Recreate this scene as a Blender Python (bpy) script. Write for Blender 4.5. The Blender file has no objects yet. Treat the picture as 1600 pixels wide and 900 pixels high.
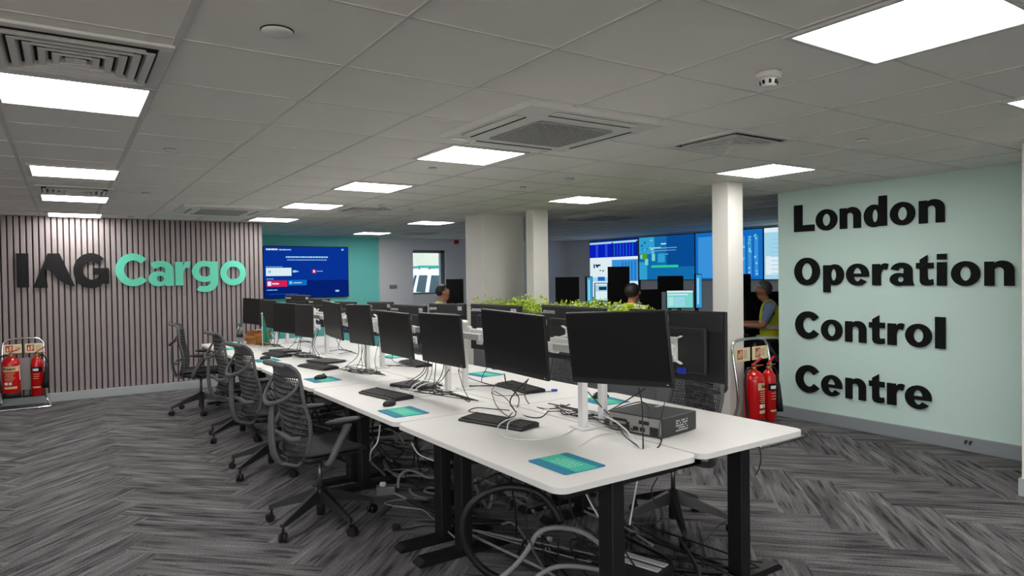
import bpy, bmesh, math, random
from mathutils import Vector, Matrix, Euler

R = math.radians
PI = math.pi
sc = bpy.context.scene
C = sc.collection

# ------------------------------------------------------------------ camera
F_PX = 1054.93
YAW, PITCH, ROLL = 0.5842, -0.0179, -0.0137
CAM_Z = 1.5371
CEIL = 2.384
_f = Vector((math.sin(YAW) * math.cos(PITCH), math.cos(YAW) * math.cos(PITCH), math.sin(PITCH)))
_r = Vector((math.cos(YAW), -math.sin(YAW), 0.0))
_u = _r.cross(_f)
RT = _r * math.cos(ROLL) + _u * math.sin(ROLL)
UP = _u * math.cos(ROLL) - _r * math.sin(ROLL)
FW = _f
cam_data = bpy.data.cameras.new('camera')
cam = bpy.data.objects.new('camera', cam_data)
C.objects.link(cam)
cam.matrix_world = Matrix(((RT.x, UP.x, -FW.x, 0), (RT.y, UP.y, -FW.y, 0), (RT.z, UP.z, -FW.z, CAM_Z), (0, 0, 0, 1)))
cam_data.sensor_width = 36.0
cam_data.lens = F_PX / 1600 * 36.0
cam_data.clip_start = 0.05
cam_data.clip_end = 200
sc.camera = cam

# ------------------------------------------------------------------ world, exposure
PANEL_STRENGTH = 20.5
SCREEN_GAIN = 1.0
sc.view_settings.view_transform = 'Standard'
sc.view_settings.look = 'None'
sc.view_settings.exposure = -0.06
sc.view_settings.gamma = 1.0
sc.view_settings.use_curve_mapping = False
world = bpy.data.worlds.new('daylight')
sc.world = world
world.use_nodes = True
wn = world.node_tree
wn.nodes.clear()
_o = wn.nodes.new('ShaderNodeOutputWorld')
_b = wn.nodes.new('ShaderNodeBackground')
_s = wn.nodes.new('ShaderNodeTexSky')
_s.sky_type = 'HOSEK_WILKIE'
_s.sun_direction = (0.3, -0.5, 0.8)
_s.turbidity = 6.0
_b.inputs['Strength'].default_value = 30.0
_m = wn.nodes.new('ShaderNodeMix')
_m.data_type = 'RGBA'
_m.inputs[0].default_value = 0.65
_m.inputs[7].default_value = (0.26, 0.245, 0.225, 1)
wn.links.new(_s.outputs[0], _m.inputs[6])
wn.links.new(_m.outputs[2], _b.inputs[0])
wn.links.new(_b.outputs[0], _o.inputs[0])


def ray(a, b):
    return RT * ((a - 800) / F_PX) - UP * ((b - 450) / F_PX) + FW


def on_z(a, b, z):
    d = ray(a, b)
    return d * ((z - CAM_Z) / d.z) + Vector((0, 0, CAM_Z))


def on_y(a, b, y):
    d = ray(a, b)
    return d * (y / d.y) + Vector((0, 0, CAM_Z))


def on_x(a, b, x):
    d = ray(a, b)
    return d * (x / d.x) + Vector((0, 0, CAM_Z))


def at_depth(a, b, z):
    return ray(a, b) * z + Vector((0, 0, CAM_Z))


# ------------------------------------------------------------------ materials
def srgb(h):
    h = h.lstrip('#')
    out = []
    for i in (0, 2, 4):
        c = int(h[i:i + 2], 16) / 255
        out.append(c / 12.92 if c <= 0.04045 else ((c + 0.055) / 1.055) ** 2.4)
    return out


def mat(name, col, rough=0.5, metal=0.0, var=0.0, scale=12.0, bump=0.0, bscale=200.0, emit=0.0, trans=0.0, coat=0.0, spec=None, ior=None):
    m = bpy.data.materials.new(name)
    m.use_nodes = True
    nt = m.node_tree
    b = nt.nodes['Principled BSDF']
    c = srgb(col) if isinstance(col, str) else list(col)
    b.inputs['Base Color'].default_value = (*c, 1)
    b.inputs['Roughness'].default_value = rough
    b.inputs['Metallic'].default_value = metal
    if coat:
        b.inputs['Coat Weight'].default_value = coat
        b.inputs['Coat Roughness'].default_value = 0.1
    if spec is not None:
        b.inputs['Specular IOR Level'].default_value = spec
    if trans:
        b.inputs['Transmission Weight'].default_value = trans
    if ior:
        b.inputs['IOR'].default_value = ior
    if emit:
        b.inputs['Emission Color'].default_value = (*c, 1)
        b.inputs['Emission Strength'].default_value = emit
    if var or bump:
        tc = nt.nodes.new('ShaderNodeTexCoord')
    if var:
        n = nt.nodes.new('ShaderNodeTexNoise')
        n.inputs['Scale'].default_value = scale
        n.inputs['Detail'].default_value = 4
        nt.links.new(tc.outputs['Object'], n.inputs['Vector'])
        mx = nt.nodes.new('ShaderNodeMix')
        mx.data_type = 'RGBA'
        mx.inputs[6].default_value = (*[max(0, v * (1 - var)) for v in c], 1)
        mx.inputs[7].default_value = (*[min(1, v * (1 + var)) for v in c], 1)
        nt.links.new(n.outputs['Fac'], mx.inputs[0])
        nt.links.new(mx.outputs[2], b.inputs['Base Color'])
    if bump:
        n2 = nt.nodes.new('ShaderNodeTexNoise')
        n2.inputs['Scale'].default_value = bscale
        nt.links.new(tc.outputs['Object'], n2.inputs['Vector'])
        bp = nt.nodes.new('ShaderNodeBump')
        bp.inputs['Strength'].default_value = bump
        bp.inputs['Distance'].default_value = 0.002
        nt.links.new(n2.outputs['Fac'], bp.inputs['Height'])
        nt.links.new(bp.outputs['Normal'], b.inputs['Normal'])
    return m


def glow(name, col, strength):
    m = bpy.data.materials.new(name)
    m.use_nodes = True
    nt = m.node_tree
    nt.nodes.clear()
    o = nt.nodes.new('ShaderNodeOutputMaterial')
    e = nt.nodes.new('ShaderNodeEmission')
    c = srgb(col) if isinstance(col, str) else list(col)
    e.inputs[0].default_value = (*c, 1)
    e.inputs[1].default_value = strength
    nt.links.new(e.outputs[0], o.inputs[0])
    return m


M = {}
M['tile'] = mat('ceiling tile', '#eceae4', 0.9, var=0.03, scale=3, bump=0.15, bscale=300)
M['tbar'] = mat('ceiling bar', '#cfcdca', 0.6)
M['white_wall'] = mat('white wall paint', '#e6e6ea', 0.8, var=0.02, scale=2)
M['column'] = mat('column paint', '#e2e0da', 0.6, var=0.015, scale=2)
M['mint'] = mat('mint wall paint', '#c6dfd8', 0.75, var=0.02, scale=1.5)
M['teal_wall'] = mat('teal wall paint', '#7cded8', 0.75, var=0.02, scale=1.5)
M['skirt'] = mat('grey skirting paint', '#8b8f94', 0.5)
M['skirt_light'] = mat('pale skirting paint', '#a7abad', 0.5)
M['slat'] = mat('taupe slat veneer', '#93898a', 0.55, var=0.1, scale=6)
M['slat_back'] = mat('dark slat backing', '#4a4443', 0.9, var=0.1)
M['panel_frame'] = mat('light frame enamel', '#c9c9c9', 0.4)
M['diffuser'] = glow('led diffuser', (1.0, 0.975, 0.94), PANEL_STRENGTH)
M['enamel'] = mat('white enamel', '#d9d9d6', 0.45, var=0.01)
M['vent_dark'] = mat('vent cavity', '#141414', 0.9, var=0.1)
M['grille'] = mat('grille grey', '#a5a5a4', 0.6, var=0.02)
M['desk'] = mat('white laminate', '#e9e7e4', 0.38, var=0.01, scale=3)
M['desk_edge'] = mat('pale desk edge band', '#dcdad7', 0.45, var=0.01)
M['black_steel'] = mat('black powder coated steel', '#0b0b0c', 0.5, var=0.1, bump=0.05)
M['black_plastic'] = mat('black plastic', '#141416', 0.6, var=0.08, scale=30)
M['monitor'] = mat('monitor housing plastic', '#151517', 0.42, var=0.05, scale=20)
M['monitor_back'] = mat('monitor back plastic', '#202022', 0.5, var=0.05, scale=20, bump=0.05)
M['screen_off'] = mat('matt dark screen', '#0c0d0f', 0.34, var=0.03, scale=5, spec=0.4)
M['logo'] = mat('silver print', '#c5c5c5', 0.4, var=0.02)
M['sticker'] = mat('white sticker', '#e6e6e4', 0.6, var=0.02)
M['post'] = mat('white post enamel', '#dcdcda', 0.35, var=0.01)
M['key'] = mat('key plastic', '#1b1b1d', 0.6, var=0.1, scale=60)
M['kb_base'] = mat('keyboard plastic', '#121213', 0.5, var=0.05)
M['laptop'] = mat('laptop shell', '#2b2b2f', 0.45, var=0.06, scale=15)
M['mat_blue'] = mat('blue mat fabric', '#1f7f9e', 0.8, var=0.05, scale=40)
M['mat_teal'] = mat('teal mat fabric', '#3fbfa2', 0.8, var=0.05, scale=40)
M['mat_print'] = mat('pale mat print', '#a8e0d2', 0.8, var=0.05, scale=40)
M['chair_plastic'] = mat('graphite chair plastic', '#525254', 0.65, var=0.05, scale=20)
M['chair_mesh'] = mat('graphite back membrane', '#38383a', 0.55, var=0.06, scale=20)
M['chair_seat'] = mat('charcoal seat fabric', '#303032', 0.9, var=0.12, scale=60, bump=0.3, bscale=400)
M['chair_dark'] = mat('dark chair metal', '#1f1f20', 0.45, var=0.05)
M['lift'] = mat('gas lift steel', '#6e6f64', 0.35, metal=0.8, var=0.05)
M['caster'] = mat('caster nylon', '#0f0f10', 0.4, var=0.05)
M['chrome'] = mat('chrome tube', '#d8d8d8', 0.12, metal=1.0, var=0.02)
M['red'] = mat('red enamel', '#c4050c', 0.25, var=0.04, coat=0.4)
M['red_plastic'] = mat('red plastic', '#b41a20', 0.4, var=0.04)
M['cream'] = mat('cream label', '#d9bd92', 0.6, var=0.03)
M['sign_cream'] = mat('photoluminescent sign', '#e8e6bd', 0.5, var=0.02)
M['sign_red'] = mat('sign red print', '#c23a26', 0.5, var=0.03)
M['brass'] = mat('brass', '#b08d3e', 0.3, metal=0.9, var=0.05)
M['green'] = mat('green tag plastic', '#2f8f5a', 0.5, var=0.05)
M['rubber'] = mat('black rubber', '#0c0c0c', 0.6, var=0.05)
M['cable_black'] = mat('black cable sheath', '#121212', 0.5, var=0.05)
M['cable_white'] = mat('white cable sheath', '#d8d8d6', 0.5, var=0.02)
M['cable_grey'] = mat('grey conduit', '#7d7d7e', 0.5, var=0.05)
M['vga'] = mat('blue connector plastic', '#2438b8', 0.45, var=0.05)
M['letter_black'] = mat('black acrylic letter', '#0b0c0e', 0.75, var=0.05, spec=0.2)
M['letter_dark'] = mat('anthracite letter', '#1d1c1e', 0.75, var=0.05, spec=0.2)
M['letter_teal'] = mat('turquoise letter', '#62d3b6', 0.5, var=0.02)
M['steel'] = mat('galvanised steel', '#8a8a8a', 0.4, metal=0.7, var=0.08)
M['pc'] = mat('pc case steel', '#2a2a2c', 0.45, var=0.05, bump=0.05)
M['pc_rear'] = mat('pc rear zinc', '#8d8c88', 0.45, metal=0.2, var=0.08, scale=40)
M['card'] = mat('brown cardboard', '#a9713a', 0.85, var=0.1, scale=15)
M['flag'] = mat('green pennant cloth', '#1f7f63', 0.8, var=0.08)
M['glass'] = mat('clear glass', '#e8f4f2', 0.05, trans=1.0, ior=1.45)
M['tint_glass'] = mat('tinted window glass', '#93a8b6', 0.03, trans=1.0, ior=1.1)  # tint added to dim the overbright view outside
M['planter'] = mat('planter grey', '#66666b', 0.7, var=0.04)
M['leaf'] = mat('yellow green leaf', '#a9c42c', 0.55, var=0.45, scale=9)
M['soil'] = mat('soil', '#2a2118', 0.95, var=0.3)
M['hivis'] = mat('hi-vis yellow cloth', '#cfd01a', 0.8, var=0.08, scale=10)
M['reflect'] = mat('reflective tape', '#b9b9b2', 0.35, var=0.05)
M['shirt_blue'] = mat('blue grey shirt', '#6c7f9c', 0.85, var=0.06, scale=12)
M['shirt_white'] = mat('white shirt', '#d9dde0', 0.85, var=0.04, scale=12)
M['trouser'] = mat('dark trousers', '#15171c', 0.9, var=0.1)
M['skin'] = mat('skin', '#a9705a', 0.55, var=0.06, scale=14)
M['hair_dark'] = mat('dark hair', '#17110f', 0.6, var=0.2, scale=60)
M['hair_grey'] = mat('grey hair', '#5a564f', 0.6, var=0.25, scale=60)
M['eye'] = mat('dark eye', '#151210', 0.2, var=0.02)
M['lip'] = mat('lip', '#8a4c43', 0.5, var=0.05)
M['shoe'] = mat('black shoe', '#0d0d0d', 0.5, var=0.05)
M['dead_black'] = mat('matt black panel', '#060607', 0.8, var=0.05, spec=0.2)
M['dark_desk'] = mat('black desk laminate', '#111214', 0.5, var=0.05)
M['win_frame'] = mat('grey window frame', '#6f7577', 0.5, var=0.03)
M['van_white'] = mat('white van paint', '#e4e6e6', 0.3, var=0.02, coat=0.4)
M['van_glass'] = mat('tinted van glass', '#12303a', 0.1, var=0.05)
M['van_teal'] = mat('teal van rack paint', '#0f7a70', 0.4, var=0.1)  # greenish colour of the roof rack
M['concrete'] = mat('outdoor concrete', '#c8bda8', 0.9, var=0.1)
M['brick_pale'] = mat('pale building render', '#c9b9a2', 0.9, var=0.05)
M['blue_cloth'] = mat('blue chair cloth', '#1c5fa8', 0.8, var=0.08)
# screens: each colour of a screen picture is lit from behind
S = {}
for n, c, g in (('navy', '#0a3aa6', 0.8), ('navy_dark', '#06267e', 0.8), ('azure', '#1878d8', 0.8), ('sky', '#3f9be6', 0.9), ('white', '#e6f6fc', 0.95), ('pale', '#a8dcf2', 0.95), ('royal', '#0a20c8', 0.9), ('royal_light', '#2c50e0', 0.9), ('ocean', '#1579c0', 0.8), ('ocean_dark', '#0a55a6', 0.8), ('cyan', '#35aadc', 0.9), ('land', '#5fae2a', 0.8), ('mint', '#2fd7a0', 0.9), ('pink', '#e0245c', 0.9), ('aqua', '#7fe0d8', 0.9), ('slate', '#2a4a7a', 0.5), ('text', '#8fc4f4', 0.9)):
    S[n] = glow('screen ' + n.replace('_', ' '), c, g * SCREEN_GAIN)


# ------------------------------------------------------------------ mesh builder
class MB:
    def __init__(self):
        self.bm = bmesh.new()
        self.mi = 0

    def _add(self, geom):
        for f in geom:
            f.material_index = self.mi

    def box(self, c, s, rot=None, bevel=0.0, seg=2):
        t = bmesh.new()
        bmesh.ops.create_cube(t, size=1.0)
        bmesh.ops.scale(t, vec=s, verts=t.verts)
        if bevel > 0:
            bmesh.ops.bevel(t, geom=list(t.edges), offset=min(bevel, min(s) * 0.49), segments=seg, profile=0.5, affect='EDGES')
        if rot is not None:
            bmesh.ops.rotate(t, cent=(0, 0, 0), matrix=rot if isinstance(rot, Matrix) else Euler(rot).to_matrix(), verts=t.verts)
        bmesh.ops.translate(t, vec=c, verts=t.verts)
        self.merge(t)
        return self

    def merge(self, t):
        mp = [self.bm.verts.new(v.co) for v in t.verts]
        t.verts.index_update()
        for f in t.faces:
            try:
                nf = self.bm.faces.new([mp[v.index] for v in f.verts])
                nf.material_index = self.mi
                nf.smooth = f.smooth
            except ValueError:
                pass
        t.free()

    def bar(self, p0, p1, w, h, bevel=0.0, taper=1.0, up=(0, 0, 1)):
        p0, p1 = Vector(p0), Vector(p1)
        d = p1 - p0
        L = d.length
        d.normalize()
        u = Vector(up)
        s = d.cross(u)
        if s.length < 1e-4:
            s = d.cross(Vector((0, 1, 0)))
        s.normalize()
        u = s.cross(d)
        t = bmesh.new()
        bmesh.ops.create_cube(t, size=1.0)
        for v in t.verts:
            k = taper if v.co.x > 0 else 1.0
            v.co = Vector((v.co.x * L, v.co.y * w * k, v.co.z * h * k))
        if bevel:
            bmesh.ops.bevel(t, geom=list(t.edges), offset=bevel, segments=2, profile=0.5, affect='EDGES')
        m = Matrix((d, s, u)).transposed()
        mid = (p0 + p1) / 2
        for v in t.verts:
            v.co = m @ v.co + mid
        self.merge(t)
        return self

    def cyl(self, p0, p1, r0, r1=None, seg=20, cap=True):
        r1 = r0 if r1 is None else r1
        return self.tube([p0, p1], [r0, r1], seg, cap, smooth=0)

    def tube(self, pts, r, seg=10, cap=True, smooth=6, closed=False):
        pts = [Vector(p) for p in pts]
        rs = r if isinstance(r, (list, tuple)) else [r] * len(pts)
        if smooth and len(pts) > 2:
            P, Q = [], []
            n = len(pts)
            rng = range(n if closed else n - 1)
            for i in rng:
                if closed:
                    a, b, c, d = pts[i - 1], pts[i], pts[(i + 1) % n], pts[(i + 2) % n]
                else:
                    b, c = pts[i], pts[i + 1]
                    a = pts[i - 1] if i else b * 2 - c
                    d = pts[i + 2] if i + 2 < n else c * 2 - b
                for k in range(smooth):
                    t = k / smooth
                    P.append(0.5 * ((2 * b) + (c - a) * t + (2 * a - 5 * b + 4 * c - d) * t * t + (3 * b - a - 3 * c + d) * t ** 3))
                    Q.append(rs[i] + (rs[(i + 1) % n] - rs[i]) * t)
            if not closed:
                P.append(pts[-1])
                Q.append(rs[-1])
            pts, rs = P, Q
        n = len(pts)
        rings = []
        prev = None
        for i in range(n):
            if closed:
                d = pts[(i + 1) % n] - pts[i - 1]
            else:
                d = pts[min(i + 1, n - 1)] - pts[max(i - 1, 0)]
            if d.length < 1e-9:
                d = Vector((0, 0, 1))
            d.normalize()
            if prev is None:
                a = Vector((0, 0, 1)) if abs(d.z) < 0.9 else Vector((1, 0, 0))
                prev = (a - d * a.dot(d)).normalized()
            else:
                prev = prev - d * prev.dot(d)
                if prev.length < 1e-6:
                    prev = d.orthogonal()
                prev.normalize()
            b = d.cross(prev)
            rings.append([self.bm.verts.new(pts[i] + (prev * math.cos(2 * PI * k / seg) + b * math.sin(2 * PI * k / seg)) * rs[i]) for k in range(seg)])
        for i in range(n if closed else n - 1):
            A, B = rings[i], rings[(i + 1) % n]
            for k in range(seg):
                f = self.bm.faces.new((A[k], A[(k + 1) % seg], B[(k + 1) % seg], B[k]))
                f.smooth = True
                f.material_index = self.mi
        if cap and not closed:
            for ring, flip in ((rings[0], True), (rings[-1], False)):
                f = self.bm.faces.new(list(reversed(ring)) if flip else ring)
                f.material_index = self.mi
        return self

    def lathe(self, prof, c=(0, 0, 0), seg=28, rot=None):
        c = Vector(c)
        m = Euler(rot).to_matrix() if rot is not None else None
        rings = []
        for (r, z) in prof:
            ring = []
            for k in range(seg):
                p = Vector((r * math.cos(2 * PI * k / seg), r * math.sin(2 * PI * k / seg), z))
                if m is not None:
                    p = m @ p
                ring.append(self.bm.verts.new(p + c))
            rings.append(ring)
        for i in range(len(rings) - 1):
            A, B = rings[i], rings[i + 1]
            for k in range(seg):
                f = self.bm.faces.new((A[k], A[(k + 1) % seg], B[(k + 1) % seg], B[k]))
                f.smooth = True
                f.material_index = self.mi
        for ring, flip in ((rings[0], True), (rings[-1], False)):
            f = self.bm.faces.new(list(reversed(ring)) if flip else ring)
            f.material_index = self.mi
        return self

    def ball(self, c, s, seg=16, rings=10, rot=None):
        t = bmesh.new()
        bmesh.ops.create_uvsphere(t, u_segments=seg, v_segments=rings, radius=1.0)
        bmesh.ops.scale(t, vec=s if hasattr(s, '__len__') else (s, s, s), verts=t.verts)
        if rot is not None:
            bmesh.ops.rotate(t, cent=(0, 0, 0), matrix=Euler(rot).to_matrix(), verts=t.verts)
        bmesh.ops.translate(t, vec=c, verts=t.verts)
        for f in t.faces:
            f.smooth = True
        self.merge(t)
        return self

    def face(self, pts, smooth=False):
        f = self.bm.faces.new([self.bm.verts.new(p) for p in pts])
        f.material_index = self.mi
        f.smooth = smooth
        return self

    def prism(self, poly, fn, d0, d1):
        # poly: list of (s, t); fn(s, t, d) -> point
        n = len(poly)
        A = [self.bm.verts.new(fn(s, t, d0)) for s, t in poly]
        B = [self.bm.verts.new(fn(s, t, d1)) for s, t in poly]
        for vs in (list(reversed(A)), B):
            f = self.bm.faces.new(vs)
            f.material_index = self.mi
        for k in range(n):
            f = self.bm.faces.new((A[k], A[(k + 1) % n], B[(k + 1) % n], B[k]))
            f.material_index = self.mi
        return self

    def band(self, fn, d0, d1, oc, orad, ic, irad, a0=0, a1=360, n=40):
        # closed or open ring between two ellipses, extruded
        full = abs(a1 - a0) >= 359.9
        rows = []
        for i in range(n if full else n + 1):
            a = R(a0 + (a1 - a0) * i / n)
            o = (oc[0] + orad[0] * math.cos(a), oc[1] + orad[1] * math.sin(a))
            q = (ic[0] + irad[0] * math.cos(a), ic[1] + irad[1] * math.sin(a))
            rows.append([self.bm.verts.new(fn(*o, d0)), self.bm.verts.new(fn(*q, d0)), self.bm.verts.new(fn(*q, d1)), self.bm.verts.new(fn(*o, d1))])
        m = len(rows)
        for i in range(m if full else m - 1):
            A, B = rows[i], rows[(i + 1) % m]
            for k in range(4):
                f = self.bm.faces.new((A[k], A[(k + 1) % 4], B[(k + 1) % 4], B[k]))
                f.material_index = self.mi
        if not full:
            self.bm.faces.new(rows[0]).material_index = self.mi
            self.bm.faces.new(list(reversed(rows[-1]))).material_index = self.mi
        return self

    def mesh(self, name, mats):
        bmesh.ops.recalc_face_normals(self.bm, faces=self.bm.faces)
        me = bpy.data.meshes.new(name)
        self.bm.to_mesh(me)
        self.bm.free()
        for m in (mats if isinstance(mats, (list, tuple)) else [mats]):
            me.materials.append(m)
        return me

    def build(self, name, mats, parent=None, loc=None, rot=None, smooth=None):
        me = self.mesh(name, mats)
        if smooth:
            for p in me.polygons:
                p.use_smooth = True
        o = bpy.data.objects.new(name, me)
        C.objects.link(o)
        if parent is not None:
            o.parent = parent
        if loc is not None:
            o.location = loc
        if rot is not None:
            o.rotation_euler = rot
        return o


def tag(o, label=None, cat=None, group=None, kind=None):
    if label:
        o['label'] = label
    if cat:
        o['category'] = cat
    if group:
        o['group'] = group
    if kind:
        o['kind'] = kind
    return o


def thing(name, label, cat, loc=(0, 0, 0), rz=0.0, group=None):
    o = bpy.data.objects.new(name, None)
    o.empty_display_size = 0.05
    C.objects.link(o)
    o.location = loc
    o.rotation_euler = (0, 0, rz)
    return tag(o, label, cat, group)


def struct(o):
    o['kind'] = 'structure'
    return o


def dup(root, loc=None, rz=None, label=None, group=None):
    r = root.copy()
    C.objects.link(r)
    if loc is not None:
        r.location = loc
    if rz is not None:
        r.rotation_euler = (0, 0, rz)
    if label:
        r['label'] = label
    if group:
        r['group'] = group

    def kids(src, dst):
        for ch in list(src.children):
            c = ch.copy()
            C.objects.link(c)
            c.parent = dst
            kids(ch, c)
    kids(root, r)
    return r


def text_mesh(name, body, size, m, parent, loc, rot, depth=0.0006, align='CENTER', bold=0.0):
    cu = bpy.data.curves.new(name, 'FONT')
    cu.body = body
    cu.size = size
    cu.extrude = depth
    cu.offset = bold
    cu.align_x = align
    cu.align_y = 'CENTER'
    to = bpy.data.objects.new(name, cu)
    C.objects.link(to)
    dg = bpy.context.evaluated_depsgraph_get()
    me = bpy.data.meshes.new_from_object(to.evaluated_get(dg))
    bpy.data.objects.remove(to)
    me.materials.clear()
    me.materials.append(m)
    o = bpy.data.objects.new(name, me)
    C.objects.link(o)
    o.parent = parent
    o.location = loc
    o.rotation_euler = rot
    return o


def rrect(w, h, r, n=6, cx=0.0, cy=0.0):
    pts = []
    for (sx, sy, a0) in ((1, 1, 0), (-1, 1, 90), (-1, -1, 180), (1, -1, 270)):
        for k in range(n + 1):
            a = R(a0 + 90 * k / n)
            pts.append((cx + sx * (w / 2 - r) + r * math.cos(a), cy + sy * (h / 2 - r) + r * math.sin(a)))
    return pts


XY = lambda s, t, d: Vector((s, t, d))

# ================================================================== STRUCTURE
# floor: herringbone carpet planks, one mesh, planks laid out in their own UV
W_, N_ = 0.25, 4
X0F, X1F, Y0F, Y1F = -4.0, 10.75, -4.0, 13.6
me = bpy.data.meshes.new('floor')
vs, fs, uvs = [], [], []
ca = math.sqrt(0.5)
OX, OY = 0.42 - 0.707, 0.0
rnd = random.Random(5)


def clip(poly, ax, val, keep_less):
    out = []
    n = len(poly)
    for i in range(n):
        a, b = poly[i], poly[(i + 1) % n]
        ia = (a[ax] <= val) if keep_less else (a[ax] >= val)
        ib = (b[ax] <= val) if keep_less else (b[ax] >= val)
        if ia:
            out.append(a)
        if ia != ib:
            t = (val - a[ax]) / (b[ax] - a[ax])
            out.append(tuple(a[k] + (b[k] - a[k]) * t for k in range(4)))
    return out


for j in range(-90, 110):
    for k in range(-14, 14):
        for orient in (0, 1):
            if orient == 0:
                x0, y0, x1, y1 = j + 8 * k, j, j + 8 * k + 4, j + 1
                c4 = [(x0, y0, 0, 0), (x1, y0, 1, 0), (x1, y1, 1, .25), (x0, y1, 0, .25)]
            else:
                x0, y0, x1, y1 = j, j - 7 + 8 * k, j + 1, j - 3 + 8 * k
                c4 = [(x0, y0, 0, .25), (x1, y0, 0, 0), (x1, y1, 1, 0), (x0, y1, 1, .25)]
            poly = []
            for (p, q, uu, vv) in c4:
                p *= W_
                q *= W_
                poly.append((OX + (p - q) * ca, OY + (p + q) * ca, uu, vv))
            if max(a[0] for a in poly) < X0F or min(a[0] for a in poly) > X1F or max(a[1] for a in poly) < Y0F or min(a[1] for a in poly) > Y1F:
                continue
            for ax, val, kl in ((0, X0F, False), (0, X1F, True), (1, Y0F, False), (1, Y1F, True)):
                poly = clip(poly, ax, val, kl)
                if len(poly) < 3:
                    break
            if len(poly) < 3:
                continue
            ou, ov = rnd.random() * 60, rnd.random() * 60
            i0 = len(vs)
            vs += [(a[0], a[1], 0.0) for a in poly]
            fs.append(list(range(i0, i0 + len(poly))))
            uvs += [(a[2] + ou, a[3] + ov) for a in poly]
me.from_pydata(vs, [], fs)
ul = me.uv_layers.new(name='plank')
for i, l in enumerate(me.loops):
    ul.data[i].uv = uvs[l.vertex_index]
fm = bpy.data.materials.new('herringbone carpet')
fm.use_nodes = True
nt = fm.node_tree
bs = nt.nodes['Principled BSDF']
bs.inputs['Roughness'].default_value = 0.95
bs.inputs['Specular IOR Level'].default_value = 0.1
uvn = nt.nodes.new('ShaderNodeUVMap')
uvn.uv_map = 'plank'


def noise_at(su, sv, detail, rough=0.55):
    mp = nt.nodes.new('ShaderNodeMapping')
    mp.inputs['Scale'].default_value = (su, sv, 1)
    nt.links.new(uvn.outputs[0], mp.inputs[0])
    n = nt.nodes.new('ShaderNodeTexNoise')
    n.inputs['Scale'].default_value = 1.0
    n.inputs['Detail'].default_value = detail
    n.inputs['Roughness'].default_value = rough
    nt.links.new(mp.outputs[0], n.inputs['Vector'])
    return n


def ramp(src, stops):
    r = nt.nodes.new('ShaderNodeValToRGB')
    while len(r.color_ramp.elements) < len(stops):
        r.color_ramp.elements.new(0.5)
    for e, (p, c) in zip(r.color_ramp.elements, stops):
        e.position = p
        e.color = (c, c, c, 1)
    nt.links.new(src, r.inputs[0])
    return r


def mixn(kind, a, b, fac=1.0):
    m = nt.nodes.new('ShaderNodeMix')
    m.data_type = 'RGBA'
    m.blend_type = kind
    m.inputs[0].default_value = fac
    nt.links.new(a, m.inputs[6])
    nt.links.new(b, m.inputs[7])
    return m


n1 = ramp(noise_at(2.8, 36, 2).outputs['Fac'], [(0.37, 0.36), (0.44, 0.80), (0.58, 1.0), (0.68, 1.30)])
n2 = ramp(noise_at(1.0, 9, 2).outputs['Fac'], [(0.32, 0.55), (0.68, 1.35)])
n3 = ramp(noise_at(90, 260, 1).outputs['Fac'], [(0.25, 0.45), (0.75, 1.5)])
mA = mixn('MULTIPLY', n1.outputs[0], n2.outputs[0])
mB = mixn('MULTIPLY', mA.outputs[2], n3.outputs[0])
tint = nt.nodes.new('ShaderNodeMix')
tint.data_type = 'RGBA'
tint.blend_type = 'MULTIPLY'
tint.inputs[0].default_value = 1.0
nt.links.new(mB.outputs[2], tint.inputs[6])
tint.inputs[7].default_value = (0.152, 0.146, 0.152, 1)
nt.links.new(tint.outputs[2], bs.inputs['Base Color'])
bp = nt.nodes.new('ShaderNodeBump')
bp.inputs['Strength'].default_value = 0.35
bp.inputs['Distance'].default_value = 0.003
nt.links.new(n3.outputs[0], bp.inputs['Height'])
nt.links.new(bp.outputs['Normal'], bs.inputs['Normal'])
me.materials.append(fm)
fl = bpy.data.objects.new('floor', me)
C.objects.link(fl)
struct(fl)

# ceiling slab and its grid of bars
GX, GY = 1.5366 + 0.01, 2.0718 - 0.05
b = MB().box(((X0F + X1F) / 2, (Y0F + Y1F) / 2, CEIL + 0.03), (X1F - X0F, Y1F - Y0F, 0.06))
struct(b.build('ceiling', M['tile']))
b = MB()
i = -9
while GX + 0.6 * i < X1F:
    x = GX + 0.6 * i
    if x > X0F:
        b.box((x, (Y0F + Y1F) / 2, CEIL - 0.001), (0.024 if i == -2 or i == -3 else 0.013, Y1F - Y0F, 0.006))
    i += 1
j = -10
while GY + 0.6 * j < Y1F:
    y = GY + 0.6 * j
    if y > Y0F:
        b.box(((X0F + X1F) / 2, y, CEIL - 0.0005), (X1F - X0F, 0.011, 0.005))
    j += 1
struct(b.build('trim_1', M['tbar']))

# slatted wall on the left
SY = 10.5
SXR = 2.47
b = MB().box(((X0F + SXR) / 2, SY + 0.11, CEIL / 2), (SXR - X0F, 0.14, CEIL))
wl = struct(b.build('wall_left', M['slat_back']))
b = MB()
x = SXR - 0.024
while x > X0F:
    b.box((x, SY + 0.018, (CEIL + 0.11) / 2), (0.050, 0.036, CEIL - 0.11), bevel=0.005, seg=1)
    x -= 0.0655
b.build('slat', M['slat'], wl)
b = MB().box(((X0F + SXR) / 2, SY - 0.002, 0.055), (SXR - X0F, 0.07, 0.11), bevel=0.006)
struct(b.build('baseboard_left', M['skirt_light']))

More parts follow.
